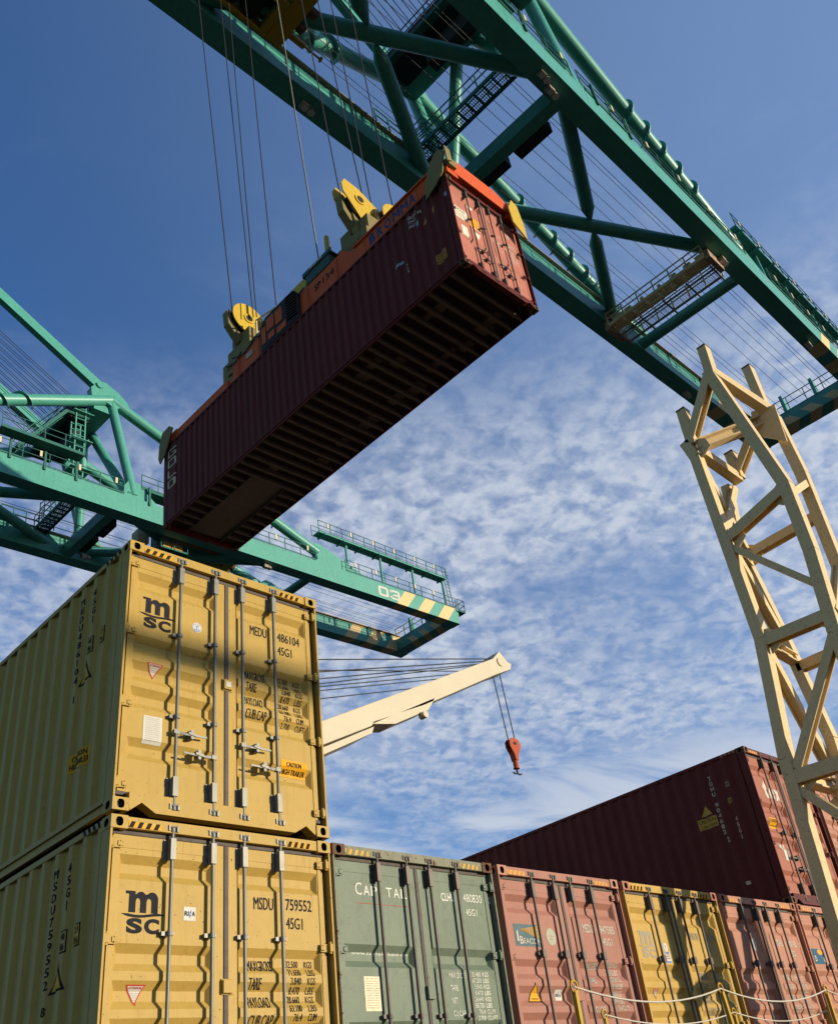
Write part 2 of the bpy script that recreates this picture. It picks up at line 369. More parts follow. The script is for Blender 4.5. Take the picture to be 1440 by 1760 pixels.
_c = {}
def cached(key, make, name, mats, parent, bevel=0):
    if key not in _c:
        _c[key] = make().obj(name, mats, parent, bevel); return _c[key]
    return share(_c[key], name, parent)
def container(label, pos, mat, key, gr=MSCG, clamps=(1.92, 1.01), castm=None, rodm=None, hdr=None, blk=False, under=False, group='containers stacked on the ship', mtx=None, hinges=(2.66, 1.86, 1.07, .265), hazard=True, rdeck=None, frm=None):
    root = empty('shipping_container', label, 'container', pos, group, mtx)
    rodm = rodm or GALV; castm = castm or mat; frm = frm or mat; K = key
    def fr():
        g = G()
        for X in (lambda v: v, lambda v: W-v):
            def bx(a, b, *q): g.box(min(X(a), X(b)), max(X(a), X(b)), *q)
            bx(.004, .026, .008, .17, .118, H-.118)       # door-end corner posts
            bx(.004, .15, L-.17, L-.004, .118, H-.118)
            bx(.006, .066, .178, L-.178, H-.062, H-.004)                                           # top side rails
            bx(.008, .05, .178, L-.178, .112, .158); bx(.030, .040, .178, L-.178, .03, .112); bx(.012, .05, .178, L-.178, .018, .03)
        g.box(.162, W-.162, .012, .12, 2.79, H-.005)
        nt = [(.162, .185), (.162, .06), (.175, .012), (.29, .095), (.43, .012), (W-.43, .012), (W-.29, .095), (W-.175, .012), (W-.162, .06), (W-.162, .185)]
        g.prism(nt, lambda u, v, q: (u, q, v), .012, .13)
        g.box(.162, W-.162, L-.12, L-.012, .012, .15); g.box(.162, W-.162, L-.12, L-.012, 2.79, H-.005)
        return g
    cached((K, 'frame'), fr, 'frame', [frm], root, .003)
    cc = {}
    for i, (sx, sy, sz) in enumerate([(a, b, c) for b in (0, 1) for c in (0, 1) for a in (0, 1)]):
        def cg():
            g = casting()
            g.v = [((W-x) if sx else x, (L-y) if sy else y, (z+H-.118) if sz else z) for x, y, z in g.v]
            return g
        cached((K, 'cast', i), cg, 'corner_casting', [castm, DARK], root, .005)
    for s in (-1, 1): cached((K, 'side', s), lambda: side_panel(s), 'side_wall', [mat], root)
    def roof():
        g = G(); vs = []; y = .12; i = 0
        while y < L-.12: vs += [(.06, y, H-.02-.02*(i % 2)), (W-.06, y, H-.02-.02*(i % 2))]; y += .105; i += 1
        vs += [(.06, L-.12, H-.03), (W-.06, L-.12, H-.03)]
        g.add(vs, [(2*j, 2*j+1, 2*j+3, 2*j+2) for j in range(len(vs)//2-1)]); return g
    cached((K, 'roof'), roof, 'roof', [mat], root)
    def rear():
        g = G(); xs = []; x = .15; i = 0
        while x < W-.15: xs.append((x, L-.02-.036*((i//2) % 2))); x += .069; i += 1
        xs.append((W-.15, L-.03)); vs = [(x, y, z) for x, y in xs for z in (.15, 2.79)]
        g.add(vs, [(2*j, 2*j+1, 2*j+3, 2*j+2) for j in range(len(xs)-1)]); return g
    cached((K, 'rear'), rear, 'end_wall', [mat], root)
    def flo():
        g = G(); g.box(.04, W-.04, .12, L-.12, .15, .178); return g
    cached(('floor',), flo, 'floor', [FLOOR], root)
    if under:
        y = .45; i = 0; rn = random.Random(3)
        while y < L-.35:
            tun = y > L-3.4
            for a, b in (((.05, .66), (W-.66, W-.05)) if tun else ((.05, W-.05),)):
                g = G(); g.box(a, b, y, y+.008, .035, .148); g.box(a, b, y, y+.075, .03, .036); g.box(a, b, y, y+.05, .1445, .1495)
                g.v = [(vx, vy+.012*math.sin(vx*2+i*1.7)*rn.uniform(.3, 1), vz+.004*math.sin(vx*3+i)) for vx, vy, vz in g.v]; g.obj('cross_member', [XBAR], root)
            y += (.345 if not tun else .36)+rn.uniform(-.018, .018); i += 1
        g = G()
        for k in range(16): x, yy = rn.choice((.5, .9, 1.75, 1.9)), rn.uniform(.6, 8.3); g.box(x, x+rn.uniform(.15, .4), yy, yy+rn.uniform(.2, .6), .139, .147)
        g.obj('floor_patch', [XBAR], root); g = G()
        for x in (.66, W-.672): g.box(x, x+.012, L-3.45, L-.2, .02, .149)
        g.box(.66, W-.66, L-3.45, L-.2, .135, .1485); g.box(.05, W-.05, L-3.47, L-3.40, .028, .149)
        g.obj('gooseneck_tunnel', [XBAR], root)
    dl = (.070, 1.205, .14, 1.085); dr = (1.233, 2.368, 1.353, 2.298); doors = []
    for i, (a, b, c, d) in enumerate((dl, dr)):
        o = cached((K, 'door', i), lambda: door_mesh(a, b, c, d, gr), 'door', [rdeck if (i and rdeck) else mat], root); doors.append(o)
        for j, x in enumerate(((.62, 1.046), (1.392, 1.818))[i]):
            cached((rodm.name, clamps, 'rod', i, j), lambda: rod_mesh(x, 1, clamps, blk), 'lock_rod', [rodm], o)
        for x, dd, z in (((.62, 1, .85), (1.046, -1, .655)), ((1.392, 1, .85), (1.818, -1, .655)))[i]:
            cached((rodm.name, 'handle', x), lambda: handle_mesh(x, dd, z), 'door_handle', [rodm], o)
        for z in hinges: cached((K, 'hinge', i, z), lambda: hinge_mesh(i == 0, z), 'hinge', [mat], o, .003)
    def gk():
        g = G(); g.box(.056, W-.056, FY-.012, FY+.03, 2.747, 2.788); g.box(.056, W-.056, FY-.012, FY+.03, .163, .198)
        g.box(1.196, 1.244, FY-.018, FY+.03, .198, 2.747); g.box(.020, .072, .125, .14, .118, H-.118); g.box(W-.072, W-.020, .125, .14, .118, H-.118)  # centre gasket; channel backs by the posts coloured dark to stand for shade
        return g
    cached(('gasket_shade',), gk, 'gasket_and_channel_shade', [GASK_SHADE], root, .006)
    if hazard:
        g = G()
        for x0, x1 in ((.175, .50), (1.90, 2.20)):
            n = 4; wd = (x1-x0)/n
            rect(g, x0, x1, 2.797, 2.852, on_header, 0)
            for k in range(n): poly(g, [(x0+k*wd, 2.797), (x0+(k+.5)*wd, 2.797), (x0+(k+.82)*wd, 2.852), (x0+(k+.32)*wd, 2.852)], lambda x, z: (x, .0065, z), 1)
        for y0, y1 in ((.20, .55),):
            for k in range(4): poly(g, [(y0+k*.09, 2.838), (y0+k*.09+.045, 2.838), (y0+k*.09+.07, 2.888), (y0+k*.09+.025, 2.888)], toprail, 1, axis=0)
        g.obj('hazard_stripe', hdr or [SAFY, INK], root)
    root_doors[root.name] = doors
    return root, doors
root_doors = {}
def cx(x, x0=0): a = x+x0; return a+(a-CAM.x)*FY/7.7167-x0          # a point measured on the casting plane, carried back to the door face
def cz(z, z0): a = z+z0; return a+(a-CAM.z)*FY/7.7167-z0
class Dec:                                                           # lettering and stickers laid over a corrugated door
    def __init__(s, x0, z0, gr): s.x0, s.z0, s.gr = x0, z0, gr; s.mp = on_door(gr); s.cu = door_cuts(gr); s.d = {}
    def g(s, k): return s.d.setdefault(k, G())
    def t(s, k, txt, x0, x1, z0, z1, m=0, bold=.012, slant=0): text(s.g(k), txt, cx(x0, s.x0), cx(x1, s.x0), cz(z0, s.z0), cz(z1, s.z0), s.mp, m, s.cu, 1, bold, slant)
    def r(s, k, x0, x1, z0, z1, m=0, up=0):
        mp = s.mp if not up else (lambda x, z: (x, door_y(z, s.gr)-.003-up, z))
        rect(s.g(k), cx(x0, s.x0), cx(x1, s.x0), cz(z0, s.z0), cz(z1, s.z0), mp, m, s.cu)
    def p(s, k, pts, m=0, up=0): poly(s.g(k), [(cx(x, s.x0), cz(z, s.z0)) for x, z in pts], (lambda x, z: (x, door_y(z, s.gr)-.003-up, z)), m, s.cu)
    def tt(s, k, txt, x0, x1, z0, z1, m=0, bold=.0, up=.003): text(s.g(k), txt, cx(x0, s.x0), cx(x1, s.x0), cz(z0, s.z0), cz(z1, s.z0), (lambda x, z: (x, door_y(z, s.gr)-.003-up, z)), m, s.cu, 1, bold)
    def done(s, doors, mats, side=None):
        for k, g in s.d.items():
            name, d = k; g.obj(name, mats[name], doors[d])
def msc_logo(D, z=0, dark=0, x=0):
    k = ('logo', 0)
    B, T = 2.070, 2.235                                            # the m is one closed outline
    def arc(xc, zc, rx, rz, a0, a1, n=9): return [(x+xc+rx*math.cos(R(a0+(a1-a0)*i/n)), z+zc+rz*math.sin(R(a0+(a1-a0)*i/n))) for i in range(n+1)]
    o = [(x+.180, z+T+.012), (x+.268, z+T+.012), (x+.270, z+T-.018)]+arc(.322, T-.05, .052, .060, 125, 40, 6)
    o += arc(.428, T-.05, .058, .060, 140, 0)+[(x+.486, z+B), (x+.424, z+B)]+arc(.400, T-.075, .024, .030, 0, 180, 6)+[(x+.376, z+B), (x+.318, z+B)]
    o += arc(.296, T-.075, .022, .030, 0, 180, 6)+[(x+.274, z+B), (x+.212, z+B), (x+.212, z+T-.012), (x+.180, z+T-.012)]
    D.p(k, o, dark)
    wv = [(x+.148+.41*i/18, z+2.050+.010*math.sin(i/18*2*math.pi+2.4)) for i in range(19)]
    D.p(k, [(a, b+.010*min(1, q*.4, (18-q)*.4)+.001) for q, (a, b) in enumerate(wv)]+[(a, b-.010*min(1, q*.4, (18-q)*.4)-.001) for q, (a, b) in list(enumerate(wv))[::-1]], dark, .001)
    D.t(k, 'S', x+.20, x+.345, z+1.90, z+2.025, dark, .05); D.t(k, 'C', x+.365, x+.505, z+1.90, z+2.025, dark, .05)
def weights(D, m, rows=(('MAXGROSS', '32.500', 'KGS'), (None, '71.650', 'LBS'), ('TARE', '3.840', 'KGS'), (None, '8.470', 'LBS'), ('PAYLOAD', '28.660', 'KGS'), (None, '63.180', 'LBS'), ('CUB.CAP.', '76.4', 'CUM'), (None, '2.700', 'CUFT')), z=1.70, dz=.0765, xs=(1.42, 1.85, 2.04), h=.060, hl=.095, lw=.034):
    k = ('lettering', 1)
    for i, (a, b, c) in enumerate(rows):
        zz = z-i*dz
        if a: D.t(k, a, xs[0], xs[0]+lw*len(a), zz-hl*.75, zz+hl*.25, m, .012)
        D.t(k, b, xs[1]+.148-.0235*len(b), xs[1]+.148, zz-h/2, zz+h/2, m, .006); D.t(k, c, xs[2]+.03, xs[2]+.03+.031*len(c), zz-h/2, zz+h/2, m, .006)
def warn_tri(D, x0, x1, z1, z0):
    k = ('warning_sticker', 0); c = (x0+x1)/2
    D.p(k, [(x0, z1), (x1, z1), (c, z0)], 1); D.p(k, [(x0+.018, z1-.010), (x1-.018, z1-.010), (c, z0+.022)], 0, .0015)
    D.tt(k, 'ATTENTION', x0+.032, x1-.032, z1-.032, z1-.016, 1, .01)
    for i, f in enumerate((.62, .5, .42, .3, .2, .12)): D.tt(k, 'xxxxxxxx'[:max(2, int(f*11))], c-(x1-x0)*.5*f, c+(x1-x0)*.5*f, z1-.048-i*.017, z1-.040-i*.017, 2, 0)
PLM = {'logo': [INK], 'lettering': [INK], 'warning_sticker': [WHITE, REDT, GREYT], 'data_plate': [WHITE, GREYT], 'round_sticker': [WHITE, TAGB], 'caution_label': [SAFY, INK], 'maker_label': [WHITE, TAGB, INK], 'seal_cover': None}

YEL = paint('yellow_container_paint', (.385, .255, .062), .46, dirt=.24, streak=.8, bump=.12, rust=.2, spots=.3)
YEL2 = paint('pale_yellow_container_paint', (0.431, 0.281, 0.072), .5, dirt=.3, streak=.7, bump=.12, rust=.12)
GRN = paint('faded_green_container_paint', (0.123, 0.155, 0.109), .42, dirt=.45, streak=.5, bump=.2, rust=.14, spots=.3, fade=.3)
RED = paint('faded_red_container_paint', (0.304, 0.141, 0.103), .5, dirt=.25, streak=.5, bump=.12, rust=.06, fade=.25)
PNK = paint('pale_red_container_paint', (0.372, 0.181, 0.121), .5, dirt=.28, streak=.5, bump=.12, rust=.08, fade=.3)
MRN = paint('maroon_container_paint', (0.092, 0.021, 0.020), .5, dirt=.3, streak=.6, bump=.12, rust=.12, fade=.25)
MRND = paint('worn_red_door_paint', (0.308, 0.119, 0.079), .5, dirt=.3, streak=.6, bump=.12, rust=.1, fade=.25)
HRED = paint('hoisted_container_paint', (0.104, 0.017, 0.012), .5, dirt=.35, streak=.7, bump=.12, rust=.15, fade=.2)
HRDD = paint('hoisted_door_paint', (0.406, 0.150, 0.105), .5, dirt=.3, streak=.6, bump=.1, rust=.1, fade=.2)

def msc(label, z0, num, tail, key, top):
    root, d = container(label, (0, 0, z0), YEL, 'yellow')
    D = Dec(0, z0, MSCG); msc_logo(D)
    k = ('lettering', 1)
    D.t(k, num[:4], 1.478, 1.70, 2.165, 2.278); D.t(k, num[4:], 1.845, 2.155, 2.175, 2.285); D.t(k, '45G1', 1.845, 2.04, 2.005, 2.11)
    D.t(k, tail, 2.268, 2.285 if tail == '1' else 2.30, 2.185, 2.265)
    for a, b, c, e in ((2.25, 2.318, 2.28, 2.284), (2.25, 2.318, 2.166, 2.170), (2.25, 2.254, 2.17, 2.28), (2.314, 2.318, 2.17, 2.28)): D.r(k, a, b, c, e)
    weights(D, 0)
    if top:
        k = ('round_sticker', 0)
        for r_, m, u in ((.058, 0, 0), (.050, 1, .001), (.047, 0, .0018)): D.p(k, [(.81+r_*math.cos(t*math.pi/12), 2.055+r_*math.sin(t*math.pi/12)) for t in range(24)], m, u)
        D.tt(k, 'T', .79, .83, 2.02, 2.07, 1, .02, .0025); D.tt(k, 'U', .782, .838, 2.012, 2.04, 1, .0, .0025); D.tt(k, 'JAMO', .775, .845, 2.075, 2.09, 1, 0, .0025)
        warn_tri(D, .264, .436, 1.515, 1.362)
        D.r(('data_plate', 0), .254, .453, .668, .948)
        for i in range(12): D.tt(('data_plate', 0), 'xxxxxx xxxx xxxx'[:10+i*3 % 6], .275, .43, .925-i*.021, .932-i*.021, 1, 0)
        D.r(('caution_label', 1), 1.842, 2.185, .60, .77); D.tt(('caution_label', 1), 'CAUTION', 1.915, 2.105, .70, .748, 1, .015); D.tt(('caution_label', 1), 'HIGH TRAILER', 1.86, 2.165, .625, .675, 1, .015)
        D.r(('maker_label', 1), 2.063, 2.182, .208, .26); D.tt(('maker_label', 1), 'CIMC', 2.073, 2.17, .218, .248, 1, .02)
    else:
        k = ('maker_label', 0); D.r(k, .738, .860, 2.028, 2.145)
        D.tt(k, 'RI', .748, .79, 2.068, 2.108, 2, .02); D.tt(k, 'A', .822, .852, 2.068, 2.108, 2, .02)
        D.p(k, [(.797, 2.095), (.815, 2.12), (.812, 2.085)], 1, .003); D.p(k, [(.798, 2.085), (.813, 2.075), (.800, 2.05)], 1, .003)
        warn_tri(D, .236, .416, 1.506, 1.345)
    D.done(d, PLM)
    g = G(); g.box(1.175, 1.275, FY-.045, FY-.012, 1.45, 1.56); g.box(1.165, 1.285, FY-.02, FY-.008, 1.44, 1.57); g.obj('seal_cover', [YEL], d[1], .004)
    if top: g = G(); g.box(1.195, 1.255, FY-.048, FY-.046, 1.475, 1.535); g.obj('seal_label', [WHITE], d[1])
    s = G()
    stack(s, num+' '+tail, 1.04, .07, 2.69, 1.42, on_side, 0, SCUT, .02); stack(s, '45G1', .76, .06, 2.68, 2.24, on_side, 0, SCUT, .02)
    for (ya, yb, za, zb, l1, l2) in ((.46, .56, 1.90, 2.09, '2.9', '9.6'), (.72, .82, 1.90, 2.09, '40', '86')):
        m0 = 1 if ya < .6 else 0
        rect(s, ya, yb, za, zb, on_side, 0, SCUT, 0); rect(s, ya+.010, yb-.010, za+.012, zb-.012, lambda y, z: (side_x(y)-.005, y, z), 1 if m0 else 2, SCUT, 0)
        for q, tx in enumerate((l1, l2)): text(s, tx, yb-.02, ya+.02, zb-.085-q*.085, zb-.025-q*.085, lambda y, z: (side_x(y)-.007, y, z), 0, SCUT, 0, .02)
    poly(s, [(1.0, 1.60), (.70, 1.60), (.84, 1.86)], on_side, 0, SCUT, 0); poly(s, [(.965, 1.62), (.735, 1.62), (.845, 1.82)], lambda y, z: (side_x(y)-.005, y, z), 1, SCUT, 0)
    if top:
        rect(s, .62, 1.02, .66, .85, on_side, 1, SCUT, 0)
        text(s, 'CAUTION', .98, .68, .77, .83, lambda y, z: (side_x(y)-.006, y, z), 0, SCUT, 0, .02); text(s, 'HIGH TRAILER', 1.0, .65, .69, .75, lambda y, z: (side_x(y)-.006, y, z), 0, SCUT, 0, .02)
    s.obj('side_lettering', [INK, SAFY, YEL], root)
    return root
msc('upper yellow container of the left stack, with a caution high trailer label', .0424, 'MEDU486104', '1', 'msc', True)
msc('lower yellow container of the tall left stack, directly under another yellow one', -H, 'MSDU759552', '8', 'msc', False)

Z1 = -H
# green
GG = (1.92, 1.205, .62)
xg = 2.4685
root, d = container('faded green container with peeling white lettering, right of the yellow stack', (xg, 0, Z1), GRN, 'green', GG, (1.24,), RUST, RODDK, [SAFY, GRN], False, hinges=(2.62, 1.86, 1.07, .265), frm=paint('green_frame_rust', (.20, .20, .14), .6, dirt=.7, rust=.75, spots=1, bump=.2))
D = Dec(xg, Z1, GG); k0, k1 = ('lettering', 0), ('lettering', 1)
for i, (c, hh) in enumerate(zip('CAPITAL', (1.25, 1, 1, 1, 1, 1, 1))): D.t(k0, c, .27+i*.105+(0 if i else -.005), .27+i*.105+(.085 if c != 'I' else .02), 2.385, 2.385+.10*hh, 0, .0)
D.r(k0, .27, 1.0, 2.302, 2.306, 1); D.t(k0, 'www.capitalinlease.com', .19, 1.0, 1.80, 1.845, 0, .0)
D.t(k1, 'CLHU', 1.51, 1.72, 2.40, 2.49); D.t(k1, '480830', 1.86, 2.165, 2.41, 2.50, 0, .03); D.t(k1, '0', 2.28, 2.325, 2.41, 2.49); D.t(k1, '45G1', 1.88, 2.06, 2.26, 2.335)
weights(D, 0, (('MAX.GROSS', '30.480', 'KGS'), (None, '67.200', 'LBS'), ('TARE', '3.840', 'KGS'), (None, '8.470', 'LBS'), ('NET', '26.640', 'KGS'), (None, '58.730', 'LBS'), ('CU.CAP.', '76.4', 'CU.M'), (None, '2.700', 'CU.FT')), 1.64, .062, (1.49, 1.83, 1.98), .046, .055, .028)
D.r(('data_plate', 0), .295, .50, 1.285, 1.60)
for i in range(13): D.tt(('data_plate', 0), 'xxxxxx xxxx xxxx'[:10+i*3 % 6], .315, .48, 1.575-i*.022, 1.583-i*.022, 1, 0)
D.done(d, {'lettering': [paint('worn_white_lettering', (.62, .62, .52), .6, dirt=.4, rust=.0, bump=0), REDT], 'data_plate': [paint('aged_plate', (.72, .60, .42), .6, dirt=.4, bump=0), GREYT]})
g = G(); g.box(1.20, 1.30, FY-.045, FY-.012, 1.40, 1.53); g.obj('seal_cover', [GRN], d[1], .004)
# red with a rectangular beam sticker
xr = 5.009
def numbers(D, a, b, c, x=0, z=0, m=0):
    k = ('lettering', 1); D.t(k, a, 1.45+x, 1.655+x, 2.17+z, 2.27+z, m); D.t(k, b, 1.80+x, 2.11+x, 2.17+z, 2.265+z, m); D.t(k, c, 2.21+x, 2.25+x, 2.17+z, 2.25+z, m); D.t(k, '45G1', 1.82+x, 2.02+x, 2.025+z, 2.11+z, m)
root, d = container('red container with a blue and orange light beam sticker, right of the green one', (xr, 0, Z1), RED, 'red', MSCG, (1.90,), PNK, RODDK, [SAFY, PNK], True)
D = Dec(xr, Z1, MSCG); numbers(D, 'MEDU', '947585', '8')
weights(D, 0, (('MAX.GROSS', '32.500', 'KGS'), (None, '71.650', 'LBS'), ('TARE', '3.700', 'KGS'), (None, '8.160', 'LBS'), ('NET', '28.800', 'KGS'), (None, '63.490', 'LBS'), ('CU.CAP.', '76.4', 'CU.M')), 1.79, .083, (1.40, 1.80, 1.93), .06, .07, .030)
k = ('brand_sticker', 0); D.r(k, .12, .60, 1.965, 2.215, 0)
for i in range(9): D.p(k, [(.22, 2.155), (.59, 2.05+i*.0185), (.59, 2.058+i*.0185)], 1, .002)
D.p(k, [(.155, 2.02), (.185, 2.02), (.180, 2.13), (.170, 2.15), (.160, 2.13)], 2, .002)
D.tt(k, 'B', .20, .255, 1.99, 2.075, 2, .01); D.tt(k, 'EACON', .262, .575, 1.995, 2.055, 2, .02)
k = ('round_sticker', 0); D.p(k, [(.79+.09*math.cos(t*math.pi/12), 2.09+.10*math.sin(t*math.pi/12)) for t in range(24)], 0); D.tt(k, 'Leasing', .745, .835, 2.09, 2.105, 1, 0); D.tt(k, 'Fleet', .765, .815, 2.055, 2.07, 1, 0)
k = ('warning_sticker', 0); D.p(k, [(.225, 1.365), (.475, 1.365), (.35, 1.575)], 1); D.p(k, [(.245, 1.377), (.455, 1.377), (.35, 1.55)], 0, .002); D.tt(k, '....', .30, .41, 1.395, 1.41, 1, .02)
k = ('maker_label', 0); D.r(k, .72, .845, 1.385, 1.50); D.tt(k, 'RI', .733, .77, 1.425, 1.46, 2, .02); D.tt(k, 'A', .802, .83, 1.425, 1.46, 2, .02); D.p(k, [(.778, 1.45), (.795, 1.48), (.79, 1.41)], 1, .003)
D.done(d, {**PLM, 'lettering': [WHITET], 'brand_sticker': [flat('sticker_slate', (.09, .14, .15)), SAFY, WHITET], 'round_sticker': [flat('sticker_pale_green', (.35, .36, .26)), REDT], 'warning_sticker': [SAFY, INK]})
g = G(); g.box(1.15, 1.25, FY-.045, FY-.012, 1.38, 1.50); g.obj('seal_cover', [RED], d[1], .004)
# second yellow
xy = 7.56
root, d = container('pale yellow container in the low row, between two red ones', (xy, 0, Z1), YEL2, 'yellow2', MSCG, (1.90,), MRND, RODDK, [SAFY, INK], True)
D = Dec(xy, Z1, MSCG); msc_logo(D, 0, 0, -.08); numbers(D, 'MEDU', '480348', '0', -.05)
weights(D, 0, z=1.72)
k = ('round_sticker', 0); D.p(k, [(.69+.05*math.cos(t*math.pi/12), 2.05+.058*math.sin(t*math.pi/12)) for t in range(24)], 0); D.tt(k, 'T', .675, .705, 2.03, 2.07, 1, .02)
k = ('maker_label', 0); D.r(k, .64, .76, 1.84, 1.99)
for i in range(3): D.tt(k, 'xxxxx', .66, .74, 1.955-i*.03, 1.97-i*.03, 2, .0)
D.r(k, .65, .75, 1.848, 1.868, 1, .002); D.r(k, .65, .75, 1.972, 1.985, 1, .002)
warn_tri(D, .185, .325, 1.52, 1.40)
D.done(d, {**PLM, 'logo': [GREYT], 'lettering': [GREYT]})
g = G(); g.box(1.15, 1.25, FY-.045, FY-.012, 1.38, 1.50); g.obj('seal_cover', [YEL2], d[1], .004)
# pale red
xp = 10.105
root, d = container('pale red low row container with a white oval sticker, beside the yellow one', (xp, 0, Z1), PNK, 'pink', MSCG, (1.90,), MRND, RODDK, [SAFY, PNK], True)
D = Dec(xp, Z1, MSCG); numbers(D, 'TGHU', '900192', '1', -.08)
weights(D, 0, z=1.74, xs=(1.36, 1.72, 1.86), h=.055)
k = ('round_sticker', 0); D.p(k, [(.65+.055*math.cos(t*math.pi/12), 2.17+.10*math.sin(t*math.pi/12)) for t in range(24)], 0); D.p(k, [(.65+.035*math.cos(t*math.pi/12), 2.17+.07*math.sin(t*math.pi/12)) for t in range(24)], 1, .002)
D.done(d, {**PLM, 'lettering': [WHITET], 'round_sticker': [WHITE, flat('sticker_grey', (.35, .4, .38))]})
# lower container under the dark one
xq = 12.61
root, d = container('pale red container with blue door sticker, directly under the long maroon one', (xq, 0, Z1), PNK, 'pink', MSCG, (1.90,), MRND, RODDK, [SAFY, PNK], True)
D = Dec(xq, Z1, MSCG); k = ('brand_sticker', 0); D.r(k, .02, .46, 1.93, 2.17, 0); D.p(k, [(.30+.09*math.cos(t*math.pi/8), 2.12+.045*math.sin(t*math.pi/8)) for t in range(16)], 1, .002)
D.tt(k, 'D', .06, .13, 1.97, 2.06, 2, .02); D.tt(k, 'W', .34, .42, 1.95, 2.04, 2, .03)
numbers(D, 'TCNU', '812290', '5', -.08)
D.done(d, {**PLM, 'lettering': [WHITET], 'brand_sticker': [flat('sticker_blue', (.03, .10, .17)), SAFY, WHITET]})
root, d = container('yellow container at the right end of the low row, half behind the tower foot', (xq+2.53, 0, Z1), YEL2, 'yellow2', MSCG, (1.90,), MRND, RODDK, [SAFY, INK], True)
# dark maroon on top
xd, yd = 12.70, .09
TXG = (2.58, 1.86, 1.50, 1.20, .60)
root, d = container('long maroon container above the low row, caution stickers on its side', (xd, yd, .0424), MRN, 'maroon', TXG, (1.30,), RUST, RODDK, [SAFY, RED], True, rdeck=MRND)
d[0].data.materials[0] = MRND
D = Dec(xd, .0424, TXG); k = ('logo', 0)
D.t(k, 't', .26, .44, 1.91, 2.27, 0, .06); D.t(k, 'e', .46, .64, 1.91, 2.14, 0, .06); D.t(k, 'x', .66, .88, 1.91, 2.13, 0, .06)
D.r(('caution_label', 0), .13, .42, 1.34, 1.53); D.tt(('caution_label', 0), 'CAUTION', .15, .40, 1.45, 1.51, 1, .02); D.tt(('caution_label', 0), 'xxxxxxxxx', .16, .40, 1.38, 1.40, 1, .0)
D.r(('data_plate', 0), .29, .45, .76, 1.06); numbers(D, 'TGHU', '904682', '2')
D.done(d, {**PLM, 'logo': [WHITET], 'lettering': [WHITET], 'caution_label': [SAFY, INK]})
s = G(); O = yd
def sid(dy, m=0): return lambda y, z: (side_x(y)-.003-dy, y, z)
stack(s, 'TGHU 904682', .90, .075, 2.60, 1.46, on_side, 0, SCUT, .02); stack(s, '2', .86, .06, 1.42, 1.30, on_side, 0, SCUT, .02); stack(s, '45G1', .58, .065, 1.72, 1.28, on_side, 0, SCUT, .02)
poly(s, [(1.28, 1.90), (1.02, 1.90), (1.15, 2.09)], on_side, 1, SCUT, 0); rect(s, .97, 1.38, 1.66, 1.86, on_side, 1, SCUT, 0)
text(s, 'CAUTION', 1.36, .99, 1.77, 1.84, sid(.003), 2, SCUT, 0, .02); text(s, '2.9m 9.6H', 1.34, 1.0, 1.68, 1.74, sid(.003), 2, SCUT, 0, .02)
for y, z in ((.565, 2.27), (.565, 2.33)): text(s, 'TH', y+.05, y-.05, z, z+.05, on_side, 0, SCUT, 0, .0)
rect(s, .56, .65, 1.98, 2.08, on_side, 1, SCUT, 0); text(s, '96', .64, .57, 1.99, 2.07, sid(.003), 2, SCUT, 0, .0); rect(s, .68, .76, .50, .56, on_side, 0, SCUT, 0)
s.obj('side_lettering', [paint('dull_white_lettering', (.5, .46, .38), .6, dirt=.4, bump=0), paint('dull_yellow_sticker', (.42, .30, .06), .6, dirt=.4, bump=0), INK], root)
root, d = container('red container on the second tier right of the maroon one, mostly behind the tower', (xd+2.58, yd, .0424), PNK, 'pink', MSCG, (1.90,), MRND, RODDK, [SAFY, PNK], True)

# ------------------------------------------------------------------ ship deck, quay, water
DK, QY = -4.4, -9.0
deckm = paint('deck_paint', (.03, .022, .02), .7, dirt=.5, rust=.4, bump=.1)
g = G(); g.box(-14, 42, -30, 34, DK-.6, DK); tag(g.obj('ship_deck', [deckm]), kind='structure')
g = G(); g.box(-.3, 19, .15, 13, DK+.005, Z1-.01); tag(g.obj('hatch_cover', [paint('hatch_cover_paint', (.04, .025, .022), .65, dirt=.5, rust=.2)]), kind='structure')
g = G(); g.box(-14, 42, -30, 34, DK-8, DK-.61); tag(g.obj('ship_hull', [paint('hull_paint', (.02, .05, .09), .5, dirt=.3)]), kind='structure')
g = G(); g.box(-400, -16, -600, 600, QY-4, QY); tag(g.obj('quay', [paint('quay_asphalt', (.02, .02, .02), .85, dirt=.5, bump=.1, scale=.2)]), kind='structure')
g = G(); g.add([(-4000, -4000, -12.2), (4000, -4000, -12.2), (4000, 4000, -12.2), (-4000, 4000, -12.2)], [(0, 1, 2, 3)])
tag(g.obj('harbour_water', [paint('harbour_water', (.008, .014, .016), .3, dirt=.1, bump=.5, scale=.3)]), kind='structure')

# ------------------------------------------------------------------ the container in the air and its spreader
def rot(y, p_, r_): return Matrix.Rotation(y, 4, 'Z') @ Matrix.Rotation(p_, 4, 'X') @ Matrix.Rotation(r_, 4, 'Y')
HM = Matrix.Translation((7.0899, .0979, 12.7748)) @ rot(R(.3065), R(.684), R(-2.049))
HG = (2.58, 1.86, 1.16)
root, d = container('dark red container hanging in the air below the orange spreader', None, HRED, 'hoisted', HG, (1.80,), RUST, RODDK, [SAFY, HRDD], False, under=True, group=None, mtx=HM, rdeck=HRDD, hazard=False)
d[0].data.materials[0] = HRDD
mp = on_door(HG); cu = door_cuts(HG)
def hd(name, dd, mats, fn): g = G(); fn(g); g.obj(name, mats, d[dd])
mp2 = lambda x, z: (x, door_y(z, HG)-.006, z)
WD = paint('dull_white_print', (.62, .58, .48), .6, dirt=.4, bump=0)
